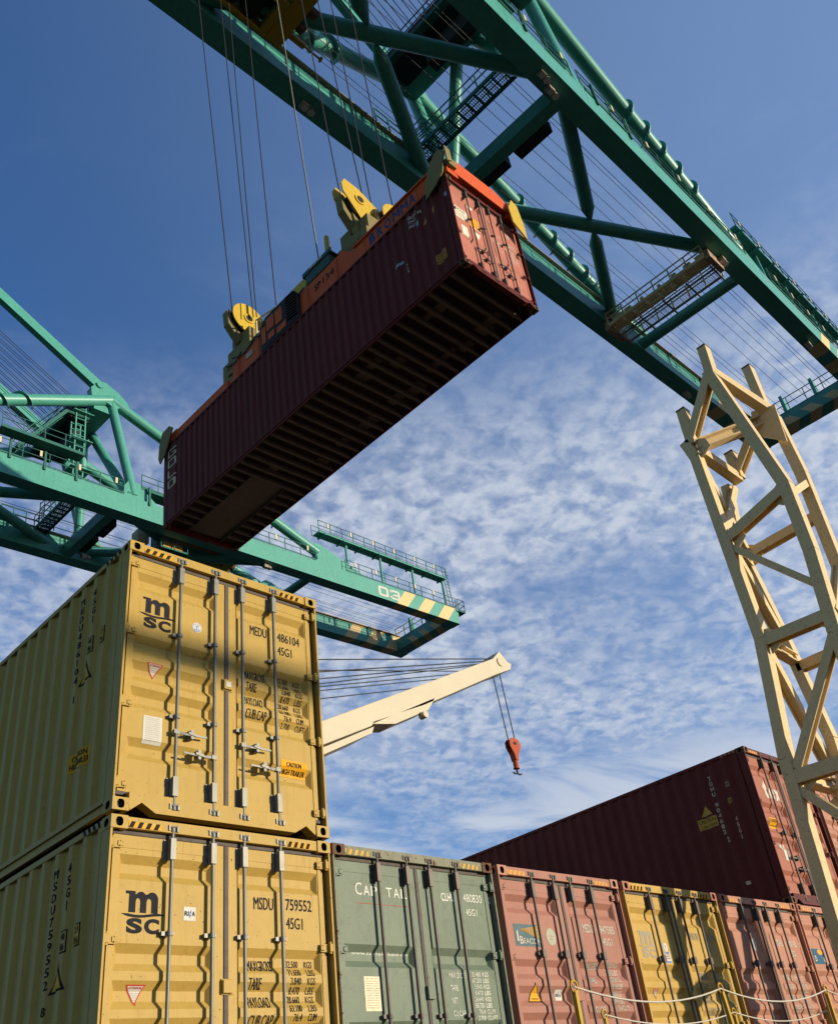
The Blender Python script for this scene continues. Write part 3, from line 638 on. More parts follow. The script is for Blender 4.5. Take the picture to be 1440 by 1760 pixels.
def f1(g):
    rect(g, .14, .56, 1.64, 2.02, mp, 0, cu); text(g, 'GOLD', .17, .50, 1.90, 2.00, mp2, 1, cu, 1, .02); rect(g, .15, .55, 1.66, 1.74, mp2, 2, cu)
hd('brand_sticker', 0, [WD, GREYT, flat('sticker_pale_blue', (.25, .33, .36))], f1)
hd('caution_label', 0, [SAFY, WD], lambda g: (rect(g, .66, .95, 1.72, 2.0, mp, 0, cu), rect(g, .66, .95, 1.62, 1.715, mp, 1, cu)))
hd('data_plate', 0, [WD, GREYT], lambda g: rect(g, .26, .46, 1.13, 1.44, mp, 0, cu))
hd('warning_sticker', 0, [WD], lambda g: poly(g, [(.68, 1.50), (.90, 1.50), (.79, 1.27)], mp, 0, cu))
hd('round_sticker', 0, [WD], lambda g: disc(g, .72, 2.33, .085, mp, 0, cu))
def f2(g):
    text(g, 'GLDU', 1.46, 1.70, 2.36, 2.48, mp, 0, cu, 1, .02); text(g, '734745', 1.90, 2.20, 2.36, 2.48, mp, 0, cu, 1, .02); text(g, '45G1', 1.90, 2.1, 2.20, 2.3, mp, 0, cu, 1, .02)
    for i in range(8):
        text(g, ('MAX.GR', 'TARE', 'NET', 'CU.CAP')[i//2], 1.44, 1.70, 1.95-i*.085, 2.0-i*.085, mp, 0, cu) if i % 2 == 0 else None
        text(g, '30.480 KGS', 1.88, 2.2, 1.95-i*.085, 2.0-i*.085, mp, 0, cu)
hd('lettering', 1, [WD], f2)
s = G(); so_ = lambda y, z: (side_x(y)-.006, y, z)
for r_, (tx, y0, y1, z) in enumerate((('GLDU', 1.36, 1.08, 2.62), ('7347', 1.36, 1.14, 2.47), ('45G1', 1.36, 1.16, 2.32))): text(s, tx, y0, y1, z-.03, z+.065, on_side, 0, SCUT, 0, .02)
text(s, '45', 1.05, .94, 2.52, 2.61, on_side, 0, SCUT, 0, .02)
for i, z in enumerate((1.30, 1.18, 1.08)): text(s, '6:.'[i], 1.62, 1.58, z, z+.06, on_side, 0, SCUT, 0, .02)
poly(s, [(.96, 2.06), (.80, 2.04), (.86, 2.24)], on_side, 1, SCUT, 0)
for y, z in ((1.05, 2.18),): rect(s, y, y+.09, z, z+.14, on_side, 2, SCUT, 0)
rect(s, .54, .62, 2.15, 2.32, on_side, 1, SCUT, 0); rect(s, .45, .76, .84-.3, .84, on_side, 1, SCUT, 0)
for i, tx in enumerate(('CAUTION', '2.9M', 'HIGH')): text(s, tx, .74, .48, .75-i*.09, .81-i*.09, so_, 3, SCUT, 0, .02)
rect(s, 1.72, 2.0, 1.52, 1.60, on_side, 2, SCUT, 0)
rect(s, .10, .17, 2.25, 2.38, lambda y, z: (.002, y, z), 2)
for i, ch in enumerate('GOLD'):
    z1 = 2.62-i*.37; yc = 11.76
    def seg(a, b, c, e): rect(s, yc+.21-.42*a, yc+.21-.42*b, z1-.28*c, z1-.28*e, on_side, 4, SCUT, 0)
    t_ = .14
    if ch in 'GO': seg(0, 1, 0, t_); seg(0, 1, 1-t_, 1); seg(0, t_*1.1, 0, 1)
    if ch == 'G': seg(1-t_*1.1, 1, .5, 1); seg(.55, 1, .5, .5+t_)
    if ch == 'O': seg(1-t_*1.1, 1, 0, 1)
    if ch == 'L': seg(0, t_*1.1, 0, 1); seg(0, 1, 1-t_, 1)
    if ch == 'D': seg(0, t_*1.1, 0, 1); seg(0, .86, 0, t_); seg(0, .86, 1-t_, 1); seg(.86-t_, 1-.04, .08, .92)
s.obj('side_lettering', [WD, paint('worn_orange_sticker', (.45, .22, .04), .6, dirt=.5, bump=0), flat('sticker_pale_blue', (.25, .33, .36)), INK, paint('big_gold_lettering', (.58, .50, .33), .6, dirt=.3, bump=0)], root)

SM = HM @ Matrix.Translation((0, 0, H))
sp = empty('crane_spreader', 'orange spreader clamped on the hoisted container, yellow sheaves on top', 'spreader', mat=SM)
g = G()                                             # main telescopic beams, local: x 0..2.438, y 0..12.19, z 0 = container roof
for x0, x1 in ((.20, .62), (W-.62, W-.20)): g.box(x0, x1, .3, L-.3, .06, .40)
for a, b in ((.06, .16), (W-.16, W-.06)): g.box(a, b, 8.9, L-.35, .05, .34)
g.box(.28, .36, .3, 3.2, .40, .66); g.box(.2, .62, .3, 3.3, .40, .62)
g.obj('telescopic_beam', [ORANGE], sp, .01)
g = G(); g.box(.10, .18, .45, 3.30, .05, .66); g.box(.05, .18, .45, 3.3, .60, .66); g.obj('side_plate', [ORANGE], sp, .008)
g = G()
for i, ch in enumerate('BROMMA'): text(g, ch, 2.74-i*.29, 2.74-i*.29-(.25 if ch == 'M' else .21), .20, .54, lambda y, z: (.096, y, z), 0, (), 0, .045, .0)
g.obj('spreader_lettering', [INKB], sp)
g = G(); g.prism([(3.32, .05), (3.32, .55), (3.75, .98), (6.6, .98), (8.75, .80), (8.75, .05)], lambda u, v, q: (q, u, v), .14, .24)
g.prism([(3.32, .05), (3.32, .55), (3.75, .98), (6.6, .98), (8.75, .80), (8.75, .05)], lambda u, v, q: (q, u, v), W-.24, W-.14)
g.box(.24, W-.24, 3.4, 8.7, .05, .52); g.obj('centre_frame', [ORANGE], sp, .01)
g = G()
for tx, y0, y1 in (('SP', 4.95, 4.70), ('134', 4.60, 4.15)): text(g, tx, y0, y1, .52, .74, lambda y, z: (.134, y, z), 0, (), 0, .02)
g.obj('unit_number', [INK], sp)
for yy, fl in ((0, 1), (L, -1)):                     # end beams with twistlock housings
    g = G(); y0, y1 = (yy-.06, yy+.42) if fl > 0 else (yy-.42, yy+.06)
    g.box(.16, W-.16, y0, y1, .16, .56); g.box(.0, .36, y0, y1, .03, .30); g.box(W-.36, W, y0, y1, .03, .30)
    g.prism([(.10, .16), (.10, .50), (.45, .68), (W-.75, .68), (W-.10, .46), (W-.10, .16)], lambda u, v, q: (u, q, v), y0-.012 if fl > 0 else y1, y0-.002 if fl > 0 else y1+.01)
    g.obj('end_beam', [ORANGE], sp, .012)
    for x, sx in ((0, -1), (W, 1)):                  # flippers: bent guide plates hanging over the corners
        if fl < 0 and sx > 0: continue
        m = OLIVE if (sx < 0) else SHYEL
        g = G(); X = x+sx*.02
        if sx < 0: g.prism([(-.14, .60), (.02, .82), (.16, .78), (.42, .50), (.58, .08), (.64, -.36), (.30, -.20), (.02, .02)] if fl > 0 else [(L-.62, .36), (L-.42, .55), (L-.02, .52), (L+.14, .1), (L+.18, -.35), (L+.08, -.58), (L-.18, -.38), (L-.40, .0)], lambda u, v, q: (q, u, v), X-.07, X-.03)
        if fl > 0:
            P_ = [(x-.26, .58), (x-.06, .50), (x+.04, -.20), (x+.02, -.66), (x-.42, -.32), (x-.46, .18)] if sx > 0 else [(x-.12, .72), (x+.06, .68), (x+.08, .30), (x-.10, .2)]
            g.prism(P_, lambda u, v, q: (u, q, v), -.20, -.16); g.box(min(x, x-sx*.25), max(x, x-sx*.25), -.16, .0, .2, .45)
        g.box(min(X, X-sx*.3), max(X, X-sx*.3), yy-.05*fl-.05, yy-.05*fl+.12, .25, .42)
        g.obj('corner_guide', [m], sp, .008)
# head block and machinery on the left half
g = G(); g.box(.35, W-.35, 3.2, 9.3, 1.02, 1.30); g.box(.35, .55, 3.0, 9.3, .90, 1.42); g.box(W-.55, W-.35, 3.0, 9.3, .90, 1.42)
g.box(.45, W-.45, 8.6, 9.4, .8, 1.9); g.box(.45, W-.45, 3.3, 4.1, .9, 2.0); g.box(.4, .7, 9.1, 9.6, .6, 1.5); g.obj('head_block', [OLIVE], sp, .01)
g = G(); g.prism([(5.55, .10), (5.55, .95), (5.75, 1.22), (7.0, 1.22), (7.25, 1.0), (7.25, .10)], lambda u, v, q: (q, u, v), .05, .12)
g.obj('cable_basket', [DARK], sp)
g = G()
for a, b, c, e in ((6.25, 6.55, .55, 1.05), (6.62, 6.95, .62, 1.08), (6.1, 6.5, .2, .42), (6.62, 6.9, .28, .5), (7.0, 7.18, .3, .9)): g.box(.035, .048, a, b, c, e)
g.obj('basket_panel', [ORANGE], sp)
g = G()
for k in range(9): g.beam((.03, 5.62, .25+k*.10), (.03, 6.05, .34+k*.10), .03, .05, (1, 0, 0))
g.obj('cable_coil', [paint('cable_rubber', (.045, .03, .028), .6, bump=.1)], sp)
g = G(); g.box(.12, .8, 4.25, 5.25, 1.0, 1.34); g.box(.10, .14, 4.15, 5.35, 1.34, 1.50); g.box(.1, .9, 4.15, 5.35, 1.34, 1.38); g.obj('control_box', [paint('dark_green_steel', (.05, .10, .09), .5, dirt=.3)], sp, .01)
g = G(); g.box(.075, .095, 4.5, 5.0, 1.39, 1.43); g.obj('nameplate', [WD], sp)
g = G(); g.box(.4, .95, 5.55, 6.15, 1.42, 1.82); g.box(.40, .9, 5.2, 5.5, 1.42, 1.62); g.obj('junction_box', [SHYEL], sp, .02)
g = G(); g.beam((.55, 4.75, 1.4), (.55, 4.72, 2.75), .10, .10, (0, 1, 0)); g.beam((.55, 4.78, 1.4), (.55, 4.76, 1.75), .22, .16, (0, 1, 0)); g.obj('cable_mast', [SHYEL], sp, .01)
g = G(); a = [(.5, 7.45, 1.3), (.5, 7.45, 2.25), (.5, 6.7, 2.25), (.5, 6.3, 1.85)]
g.path([(.5, 8.0, 1.3), (.5, 8.0, 2.2), (.62, 7.2, 2.15), (.62, 6.9, 1.35)], .028); g.path([(.5, 8.0, 1.65), (.62, 7.3, 1.62)], .022); g.obj('guard_rail', [CREAM], sp)
g = G(); hr = random.Random(5)
for k in (2, 3, 4, 5, 6):
    y0 = 3.9+k*.72; z0 = .98+hr.uniform(-.08, .04); y1 = y0+hr.uniform(.7, 1.6)
    pts = [(.09+.02*(k % 2), y0+(y1-y0)*t/8, z0-.20*math.sin(math.pi*t/8)*hr.uniform(.8, 1.1)) for t in range(9)]
    g.path(pts, .018, 6)
for k in range(22): y0 = 3.5+k*.24; g.tube((.125, y0, .12), (.142, y0, .12), .022, 6)
g.obj('hydraulic_hose', [BLACK], sp)
g = G()
for y0 in (1.0, 1.9, 2.9, 4.0, 5.2, 7.4, 8.4): g.box(.085, .11, y0, y0+.03, .06, .62 if y0 < 3.2 else .9)
g.obj('stiffener', [ORANGE], sp, .004)
g = G(); g.box(.118, .132, 7.75, 8.05, .50, .68); g.obj('nameplate', [paint('dull_plate', (.40, .38, .30), .6, dirt=.4, bump=0)], sp)
def sheave(cx_, cy_, cz_, name, nose):
    g = G(); r = .56; N = 32
    th = .14
    f = lambda u, v, q: (cx_+u, cy_+q, cz_+v)
    o = [(r*math.cos(2*math.pi*i/N), r*math.sin(2*math.pi*i/N)) for i in range(N)]
    if nose: o = [(-.72, .46), (-.60, .72), (-.12, .66), (.52, .32), (1.25, -.18), (1.15, -.75), (.55, -.80), (-.10, -.62), (-.46, -.15), (-.7, .16)]
    g.prism(o, f, -.20, -.165); g.prism(o, f, .165, .20)
    g.obj(name, [SHYEL], sp, .01)
    h_ = G(); h_.tube((cx_, cy_-.16, cz_), (cx_, cy_+.16, cz_), r*.9, 28); h_.tube((cx_+(-.12 if nose else 0), cy_-.24, cz_+(.2 if nose else 0)), (cx_+(-.12 if nose else 0), cy_+.24, cz_+(.2 if nose else 0)), .11, 18); h_.obj('sheave_wheel', [DARK], sp)
    k_ = G(); c_ = (cx_+(-.12 if nose else 0), cz_+(.2 if nose else 0))
    k_.tube((c_[0], cy_-.23, c_[1]), (c_[0], cy_-.201, c_[1]), .17, 20); k_.obj('sheave_hub', [SHYEL], sp)
    b = G(); b.prism([(-.58, .2), (-.50, -.22), (-.20, -.62), (.20, -.8), (.20, -.95), (-.25, -.9), (-.62, -.40), (-.66, .1)], f, -.1, .34); b.v = [(p[0], cy_+(p[1]-cy_)*.55, p[2]) for p in b.v]; b.obj('sheave_guard', [OLIVE], sp, .01)
SH = ((.52, 8.62), (.66, 3.52))
SZ = 2.48
for x, y in SH:
    sheave(x, y-.05, SZ+(.12 if y < 5 else .1), 'sheave_cheek', y < 5); sheave(x+.95, y-.35, SZ, 'sheave_cheek', False)
    g = G(); g.box(x-.2, x+1.2, y-.5, y+.35, 1.15, 2.0)
    if y < 5: g.beam((x-.1, y-.1, 1.2), (x-.25, y-.05, 2.4), .26, .2, (0, 1, 0)); g.beam((x+.5, y-.1, 1.2), (x+.4, y-.05, 2.4), .26, .2, (0, 1, 0))
    g.obj('sheave_bracket', [OLIVE], sp, .015)

# ------------------------------------------------------------------ ship-to-shore cranes: local axes s along the boom, t across, h up
E3 = V((.99862, .02914, .04363)).normalized(); N3 = V((-E3.y, E3.x, 0)).normalized(); W3 = E3.cross(N3)
BM = Matrix(((E3.x, N3.x, W3.x, 0), (E3.y, N3.y, W3.y, 0), (E3.z, N3.z, W3.z, 0), (0, 0, 0, 1)))
def strake(p, q, r, f0, f1, turns, n=20, ht=.20):       # helical fin round a tube
    g = G(); p, q = V(p), V(q); d = q-p; x = d.orthogonal().normalized(); y = d.normalized().cross(x)
    vs = []; m = int(turns*n)
    for i in range(m+1):
        a = 2*math.pi*i/n; c = p+d*(f0+(f1-f0)*i/m); k = x*math.cos(a)+y*math.sin(a)
        for rr, w_ in ((r-.01, -.035), (r+ht, -.035), (r+ht, .035), (r-.01, .035)): vs.append(c+k*rr+d.normalized()*w_)
    fs = []
    for i in range(m):
        for j in range(4): fs.append((4*i+j, 4*i+(j+1) % 4, 4*i+4+(j+1) % 4, 4*i+4+j))
    g.add(vs, fs); return g
def handrail(g, pts, hgt=1.1, step=1.6, r=.028, m=0):
    for a, b in zip(pts, pts[1:]):
        a, b = V(a), V(b); n = max(1, round((b-a).length/step)); u = V((0, 0, 1))
        for i in range(n+1): p = a.lerp(b, i/n); g.beam(p, p+u*hgt, r*2, r*2, (1, 0, 0), m)
        for z in (hgt, hgt*.55): g.beam(a+u*z, b+u*z, r*1.8, r*1.8, (0, 0, 1), m)
        g.beam(a+u*.06, b+u*.06, .02, .12, (0, 0, 1), m)
def floodlight(parent, p, s=1.0):
    x, y, z = p; g = G(); g.box(x-.26*s, x+.26*s, y-.22*s, y+.22*s, z-.42*s, z-.06*s); g.box(x-.04, x+.04, y-.04, y+.04, z-.1, z+.25); g.tube((x+.5*s, y, z-.05), (x+.5*s, y, z-.42*s), .17*s, 12, 0, .25*s)
    g.box(x-.1, x+.6*s, y-.05, y+.05, z-.06, z); o = g.obj('floodlight', [paint('lamp_housing', (.28, .24, .19), .6, dirt=.5, rust=.3)], parent)
    g = G(); g.tube((x+.5*s, y, z-.422*s), (x+.5*s, y, z-.43*s), .22*s, 12); g.box(x-.2*s, x+.2*s, y-.17*s, y+.17*s, z-.428*s, z-.421*s); g.obj('lamp_lens', [GLASS], o)
def stripes(g, s0, s1, n, f, a, b, sl, m):             # slanted bands between edges a and b of a face
    w_ = (s1-s0)/n
    for k in range(n): g.add([f(s0+k*w_, a), f(s0+(k+.52)*w_, a), f(s0+(k+.52)*w_+sl, b), f(s0+k*w_+sl, b)], [(0, 1, 2, 3)], m)

def number_plate(g, f):                                 # the wide block digits 03
    for x0 in (47.1, 48.5):
        x1, z0, z1, th = x0+1.18, .26, 1.22, .27
        rect(g, x0+.14, x1-.14, z0, z0+.2, f); rect(g, x0+.14, x1-.14, z1-.2, z1, f)
        poly(g, [(x1-th, z0+.2), (x1-th, z0+.06), (x1-.12, z0), (x1, z0+.14), (x1, .70), (x1-.06, .74), (x1, .78), (x1, z1-.14), (x1-.12, z1), (x1-th, z1-.06)], lambda x, z: (f(x, z)[0], f(x, z)[1]-.001, f(x, z)[2]))
        if x0 < 48: poly(g, [(x0+th, z0+.2), (x0+th, z0+.06), (x0+.12, z0), (x0, z0+.14), (x0, z1-.14), (x0+.12, z1), (x0+th, z1-.06)], lambda x, z: (f(x, z)[0], f(x, z)[1]-.001, f(x, z)[2]))
        else: rect(g, x0+.35, x1-.12, .64, .82, f); rect(g, x0, x0+.28, z0+.08, z0+.3, f); rect(g, x0, x0+.28, z1-.3, z1-.08, f)
def crane(label, tR, gauge, gh, tip, number, walk, lamps, sp0):
    tc = tR+gauge/2; root = empty('container_crane', label, 'gantry crane', mat=BM @ Matrix.Translation((-30, tc, QY)), group=None)
    gh = gh-QY; T = gauge/2; GW, GH_ = 1.04, 1.56; off = 30
    S = lambda s: s+off
    def ob(g, name, mats, par=None, bev=0): return g.obj(name, mats, par or root, bev)
    # boom girders (-t side is the outer face of the near girder)
    for sg in (-1, 1):
        a, b = (-T, -T+GW) if sg < 0 else (T-GW, T)
        g = G(); g.box(S(-14), S(tip), a, b, gh, gh+GH_)
        for s in range(0, 56, 6): 
            if s < tip-2: g.box(S(s), S(s)+.02, a-.006, b+.006, gh-.006, gh+GH_+.004)
        gi = ob(g, 'boom_girder', [TEAL])
        g = G(); inn = b if sg < 0 else a                   # trolley rail on the inner top edge
        g.box(S(-14), S(tip-1), inn-.22, inn+.22, gh+GH_+.01, gh+GH_+.06); g.box(S(-14), S(tip-1), inn-.05, inn+.05, gh+GH_+.06, gh+GH_+.2)
        ob(g, 'trolley_rail', [RUSTY])
        g = G()
        f = (lambda s, z: (S(s), a-.007, gh+z)) if sg < 0 else (lambda s, z: (S(s), a-.007, gh+z))
        stripes(g, tip-8.2, tip-.4, 3, f, 0, GH_, 1.25, 0); f2 = lambda s, z: (S(s), a+z, gh-.007)
        stripes(g, tip-8.2, tip-.4, 3, f2, GW, 0, 0, 0)
        ob(g, 'hazard_stripe', [STRC], gi)
        if sg < 0 and number:
            g = G(); number_plate(g, lambda x, z: (S(x), a-.012, gh+z)); ob(g, 'crane_number', [WHITE], gi)
        # gusset where the forward chord lands
        g = G(); o = [(39.2, 0), (39.2, .5), (39.6, .2), (40.3, .28), (40.6, 1.0), (40.45, 1.9), (41.0, 2.3), (41.6, 2.1), (46.5, .1), (46.5, -.02), (39.2, -.02)]
        o = [(40.2, 0), (40.7, .45), (40.5, 1.2), (40.35, 1.75), (40.8, 2.05), (41.4, 1.9), (46.8, .0)]
        g.prism([(S(u), gh+GH_+v) for u, v in o], lambda u, v, q: (u, q, v), (a+b)/2-.28, (a+b)/2+.28)
        o = [(23.0, 0), (23.2, 1.0), (23.5, 1.5), (24.6, 1.5), (24.9, .9), (26.0, .0)]
        g.prism([(S(u), gh+GH_+v) for u, v in o], lambda u, v, q: (u, q, v), (a+b)/2-.3, (a+b)/2+.3)
        ob(g, 'girder_gusset', [TEAL])
    gt = gh+GH_; ap = 22.0; ah = gh+9.9; m = T-.45
    apex = lambda t: V((S(ap), t, ah))
    for t in (-m, m):
        g = G(); g.tube((S(4.5), t, gt-.2), apex(t), .42, 20); ob(g, 'rear_chord', [TEAL]); ob(strake((S(4.5), t, gt-.2), apex(t), .42, .15, .70, 6), 'helical_strake', [TEAL])
        g = G(); e = V((S(40.8), t, gt+1.2)); g.tube(apex(t), e, .42, 20); ob(g, 'forward_chord', [TEAL]); ob(strake(apex(t), e, .42, .42, .80, 5), 'helical_strake', [TEAL])
        g = G(); g.tube(apex(t), (S(24.0), t, gt+.4), .34, 18); ob(g, 'apex_leg', [TEAL])
        g = G(); g.tube((S(ap), t*.06, ah-.3), (S(23.6), t, gt+.3), .34, 18); ob(g, 'apex_leg', [TEAL])
        g = G(); o = [(-1.6, -.45), (-1.7, .30), (-1.0, 1.2), (-.55, 1.25), (.5, .75), (1.2, .15), (1.6, -.75), (.6, -.6), (.3, -.9), (-.3, -.6)]
        g.prism([(S(ap)+u, ah+v) for u, v in o], lambda u, v, q: (u, q, v), t-.30, t+.30); g.tube((S(ap)-1.05, t-.42, ah+.75), (S(ap)-1.05, t+.42, ah+.75), .26, 16); ob(g, 'apex_plate', [TEAL])
        top = V((S(-16), t*.9, gh+33.5)); g = G(); g.beam((S(ap)-1.0, t, ah+.85), top, .5, .78, (0, 0, 1)); ob(g, 'forestay', [TEAL])
        g = G(); g.beam((S(-16), t, gh+2), (S(-16), t*.9, gh+34), 1.1, 1.4, (1, 0, 0)); ob(g, 'mast_leg', [TEAL])
    g = G(); g.box(S(ap)-1.25, S(ap)+.15, -m, m, ah-1.3, ah+.1); ob(g, 'apex_cross_beam', [TEAL])
    g = G()
    for k in range(5): t = -m*.7+k*m*.35; g.tube((S(ap)-1.8, t-.3, ah-1.0), (S(ap)-1.8, t+.3, ah-1.0), .5, 16)
    g.box(S(ap)-2.6, S(ap)-1.26, -m*.8, m*.8, ah-2.2, ah-1.9); g.box(S(ap)-2.5, S(ap)-2.1, -m*.8, m*.8, ah-1.9, ah-.5); g.box(S(ap)-2.0, S(ap)-1.3, -m*.5, m*.3, ah-3.4, ah-2.2); ob(g, 'rope_sheave_frame', [DARK])
    g = G(); handrail(g, [(S(ap)-3.0, -m*.85, ah-2.0), (S(ap)-3.0, m*.85, ah-2.0)]); handrail(g, [(S(ap)-3.0, -m*.85, ah-2.0), (S(ap)-1.3, -m*.85, ah-2.0)]); g.box(S(ap)-3.0, S(ap)-1.3, -m*.85, m*.85, ah-2.08, ah-2.03)
    a_, b_ = V((S(ap)-6.2, -m+.8, gt+1.6)), V((S(ap)-3.0, -m+.8, ah-2.05))          # stair from girder walkway to the apex platform
    for k in (-.35, .35): g.beam(a_+V((0, k, 0)), b_+V((0, k, 0)), .05, .24, (0, 0, 1)); 
    for k in range(16): p = a_.lerp(b_, k/16); g.box(p.x-.12, p.x+.12, p.y-.34, p.y+.34, p.z, p.z+.03)
    for k in (-.38, .38): g.beam(a_+V((0, k, 1.0)), b_+V((0, k, 1.0)), .05, .05, (0, 0, 1)); g.beam(a_+V((0, k, .5)), b_+V((0, k, .5)), .04, .04, (0, 0, 1))
    ob(g, 'apex_platform', [TEALD])
    g = G()
    LT = ap-2.3
    for X, Y in ((LT, -m+.5), (LT, -m+1.2), (LT+.7, -m+.5), (LT+.7, -m+1.2)): g.beam((S(X), Y, gt), (S(X), Y, ah-1.2), .09, .09, (0, 1, 0))
    for k in range(15): z = gt+k*.5; g.beam((S(LT), -m+.5, z), (S(LT)+.7, -m+.5, z), .05, .05, (0, 1, 0)); g.beam((S(LT), -m+1.2, z), (S(LT)+.7, -m+1.2, z), .05, .05, (0, 1, 0))
    for k in range(3): z = gt+1.5+k*2.5; g.box(S(LT)-.3, S(LT)+1.2, -m+.2, -m+1.5, z, z+.06)
    ob(g, 'ladder_tower', [TEAL])
    # cross beams and bracing between the girders
    g = G(); g.box(S(22.25), S(22.9), -T+GW, T-GW, gh+.05, gh+.95); ob(g, 'cross_beam', [TEAL])
    for a, b, c in ((23.55, -.62, -.12), (23.45, .02, .55)): g = G(); g.box(S(22.92), S(a), m*b, m*c, gh+.02, gh+.75); ob(g, 'machinery_box', [DARK], None, .04)
    g = G()
    for k in range(60): t = -T+GW+(k+.3)*(2*T-2*GW)/60; g.box(S(20.0), S(20.9), t, t+.025, gh+1.5, gh+1.54)
    for k in range(6): g.box(S(20.1+k*.14), S(20.115+k*.14), -T+GW, T-GW, gh+1.502, gh+1.53)
    for k in range(12): t = -T+GW+.3+k*(2*T-2*GW-.6)/11; g.box(S(20.0), S(20.9), t, t+.05, gh+1.42, gh+1.5)
    for s in (20.0, 20.9): handrail(g, [(S(s), -T+GW, gh+1.54), (S(s), T-GW, gh+1.54)], 1.1, 1.2); g.box(S(s)-.04, S(s)+.04, -T+GW, T-GW, gh+1.36, gh+1.6)
    ob(g, 'catwalk', [TEALD])
    g = G(); g.tube((S(40.2), -T+GW-.1, gh+.4), (S(40.2), T-GW+.1, gh+.4), .36, 18); ob(g, 'cross_tube', [TEAL])
    for s0, s1 in ((22.4, 38.4), (6.6, 21.8)):
        A, B, C_, D_ = V((S(s0), m, gh+.9)), V((S(s1), -m, gh+.9)), V((S(s0), -m, gh+.9)), V((S(s1), m, gh+.9)); c = (A+B)/2
        g = G(); g.tube(A, B, .37, 18); ob(g, 'diagonal_brace', [TEAL])
        for p in (C_, D_):
            q = c+(p-c).normalized()*.42; q1 = c+(p-c).normalized()*1.3; g = G(); g.tube(p, q1, .37, 18); g.tube(q1, q, .37, 18, 0, .08); ob(g, 'diagonal_brace', [TEAL])
    # tip
    g = G(); g.box(S(tip-1.45), S(tip-.05), -T+GW, T-GW, gh+.02, gh+1.1); gi = ob(g, 'tip_cross_beam', [TEAL])
    g = G(); f = lambda t, z: (S(tip-1.45)+z, t, gh+.013); stripes(g, -T+GW+.1, T-GW-1.2, 3, f, 0, 1.4, .7, 0); f = lambda t, z: (S(tip-1.457), t, gh+.02+z); stripes(g, -T+GW+.1, T-GW-1.4, 3, f, 0, .7, .7, 0); ob(g, 'hazard_stripe', [STRC], gi)
    g = G(); handrail(g, [(S(tip-1.4), -T+GW, gh+1.1), (S(tip-1.4), T-GW, gh+1.1)], 1.2, 1.3)
    handrail(g, [(S(tip+.8), -T-.2, gt-.2), (S(tip-.1), -T-.2, gt-.2)], 1.2, .9); handrail(g, [(S(tip+.8), -T-.2, gt-.2), (S(tip+.8), -T+1.2, gt-.2)], 1.2, .7); g.box(S(tip-.05), S(tip+.85), -T-.2, -T+1.2, gt-.3, gt-.22)
    ob(g, 'tip_handrail', [TEALD])
    for t in (-m*.35, m*.25):
        g = G(); g.prism([(S(tip-1.5), gh+1.1), (S(tip-.6), gh+1.1), (S(tip-1.15), gh+2.5), (S(tip-1.5), gh+2.6)], lambda u, v, q: (u, q, v), t-.12, t+.12); ob(g, 'rope_bracket', [TEAL])
    # walkways and handrails on the near girder
    g = G(); w0, w1 = 40.8, tip-1.0
    g.box(S(w0), S(w1), -T-.15, -T+.65, gt+2.93, gt+3.05)
    for k in range(8): s = w0+.5+k*(w1-w0-1)/7; g.box(S(s), S(s)+.12, -T-.30, -T+.75, gt+2.78, gt+2.93)
    for k in range(4): s = w0+3.3+k*(w1-w0-3.5)/3; g.beam((S(s), -T+.3, gt), (S(s), -T+.3, gt+2.85), .16, .16, (0, 1, 0))
    ob(g, 'upper_walkway', [TEAL])
    g = G(); handrail(g, [(S(w0), -T-.12, gt+3.05), (S(w1), -T-.12, gt+3.05)], 1.1, 1.35, .024); handrail(g, [(S(w0), -T+.82, gt+3.05), (S(w1), -T+.82, gt+3.05)], 1.1, 2.7, .02)
    handrail(g, [(S(26.2), -T-.05, gt), (S(40.2), -T-.05, gt)], 1.1, 1.6, .024); handrail(g, [(S(43.5), -T-.05, gt), (S(tip-.2), -T-.05, gt)], 1.1, 1.6, .024); handrail(g, [(S(-4), -T-.05, gt), (S(23), -T-.05, gt)], 1.1, 1.8, .024)
    for s in (w1, w1+.5): g.beam((S(s), -T+.0, gt), (S(s-.3), -T+.0, gt+4.3), .05, .05, (0, 1, 0))
    for k in range(11): g.beam((S(w1), -T, gt+.3+k*.36), (S(w1+.5), -T, gt+.3+k*.36), .035, .035, (0, 1, 0))
    ob(g, 'handrail', [TEALD])
    g = G()
    for k in range(26):
        s = (w0+1+k*2.6) if k < 6 else (26.5+(k-6)*3.2 if k < 11 else (44.5+(k-11)*2.4 if k < 16 else -2+(k-16)*2.7))
        z = gt+3.05 if k < 6 else gt
        if s < tip: g.box(S(s), S(s)+.16, -T-.14, -T-.08, z+.62, z+1.08)
    ob(g, 'rail_lamp', [CREAM])
    g = G(); g.box(S(14.0), S(19.6), -T-.9, -T-.05, gt+1.3, gt+1.42); g.box(S(24.5), S(28.5), -T+.2, -T+1.2, gt+1.1, gt+1.3); g.box(S(-4), S(13.5), -T-.8, -T-.05, gt+1.0, gt+1.12)
    handrail(g, [(S(14.0), -T-.88, gt+1.42), (S(19.6), -T-.88, gt+1.42)], 1.1, 1.4, .024); handrail(g, [(S(24.5), -T+.2, gt+1.3), (S(28.5), -T+.2, gt+1.3)], 1.1, 1.3, .024); handrail(g, [(S(-4), -T-.78, gt+1.12), (S(13.5), -T-.78, gt+1.12)], 1.1, 1.6, .024)
    for s in (15, 17.3, 19.5, 25, 27.9, 3, 8, 12.5): g.beam((S(s), -T-.04, gt-.3), (S(s), -T-.04, gt+1.3), .14, .14, (0, 1, 0));
    ob(g, 'side_platform', [TEALD])
    g = G()                                                # inner rail cage by the far girder
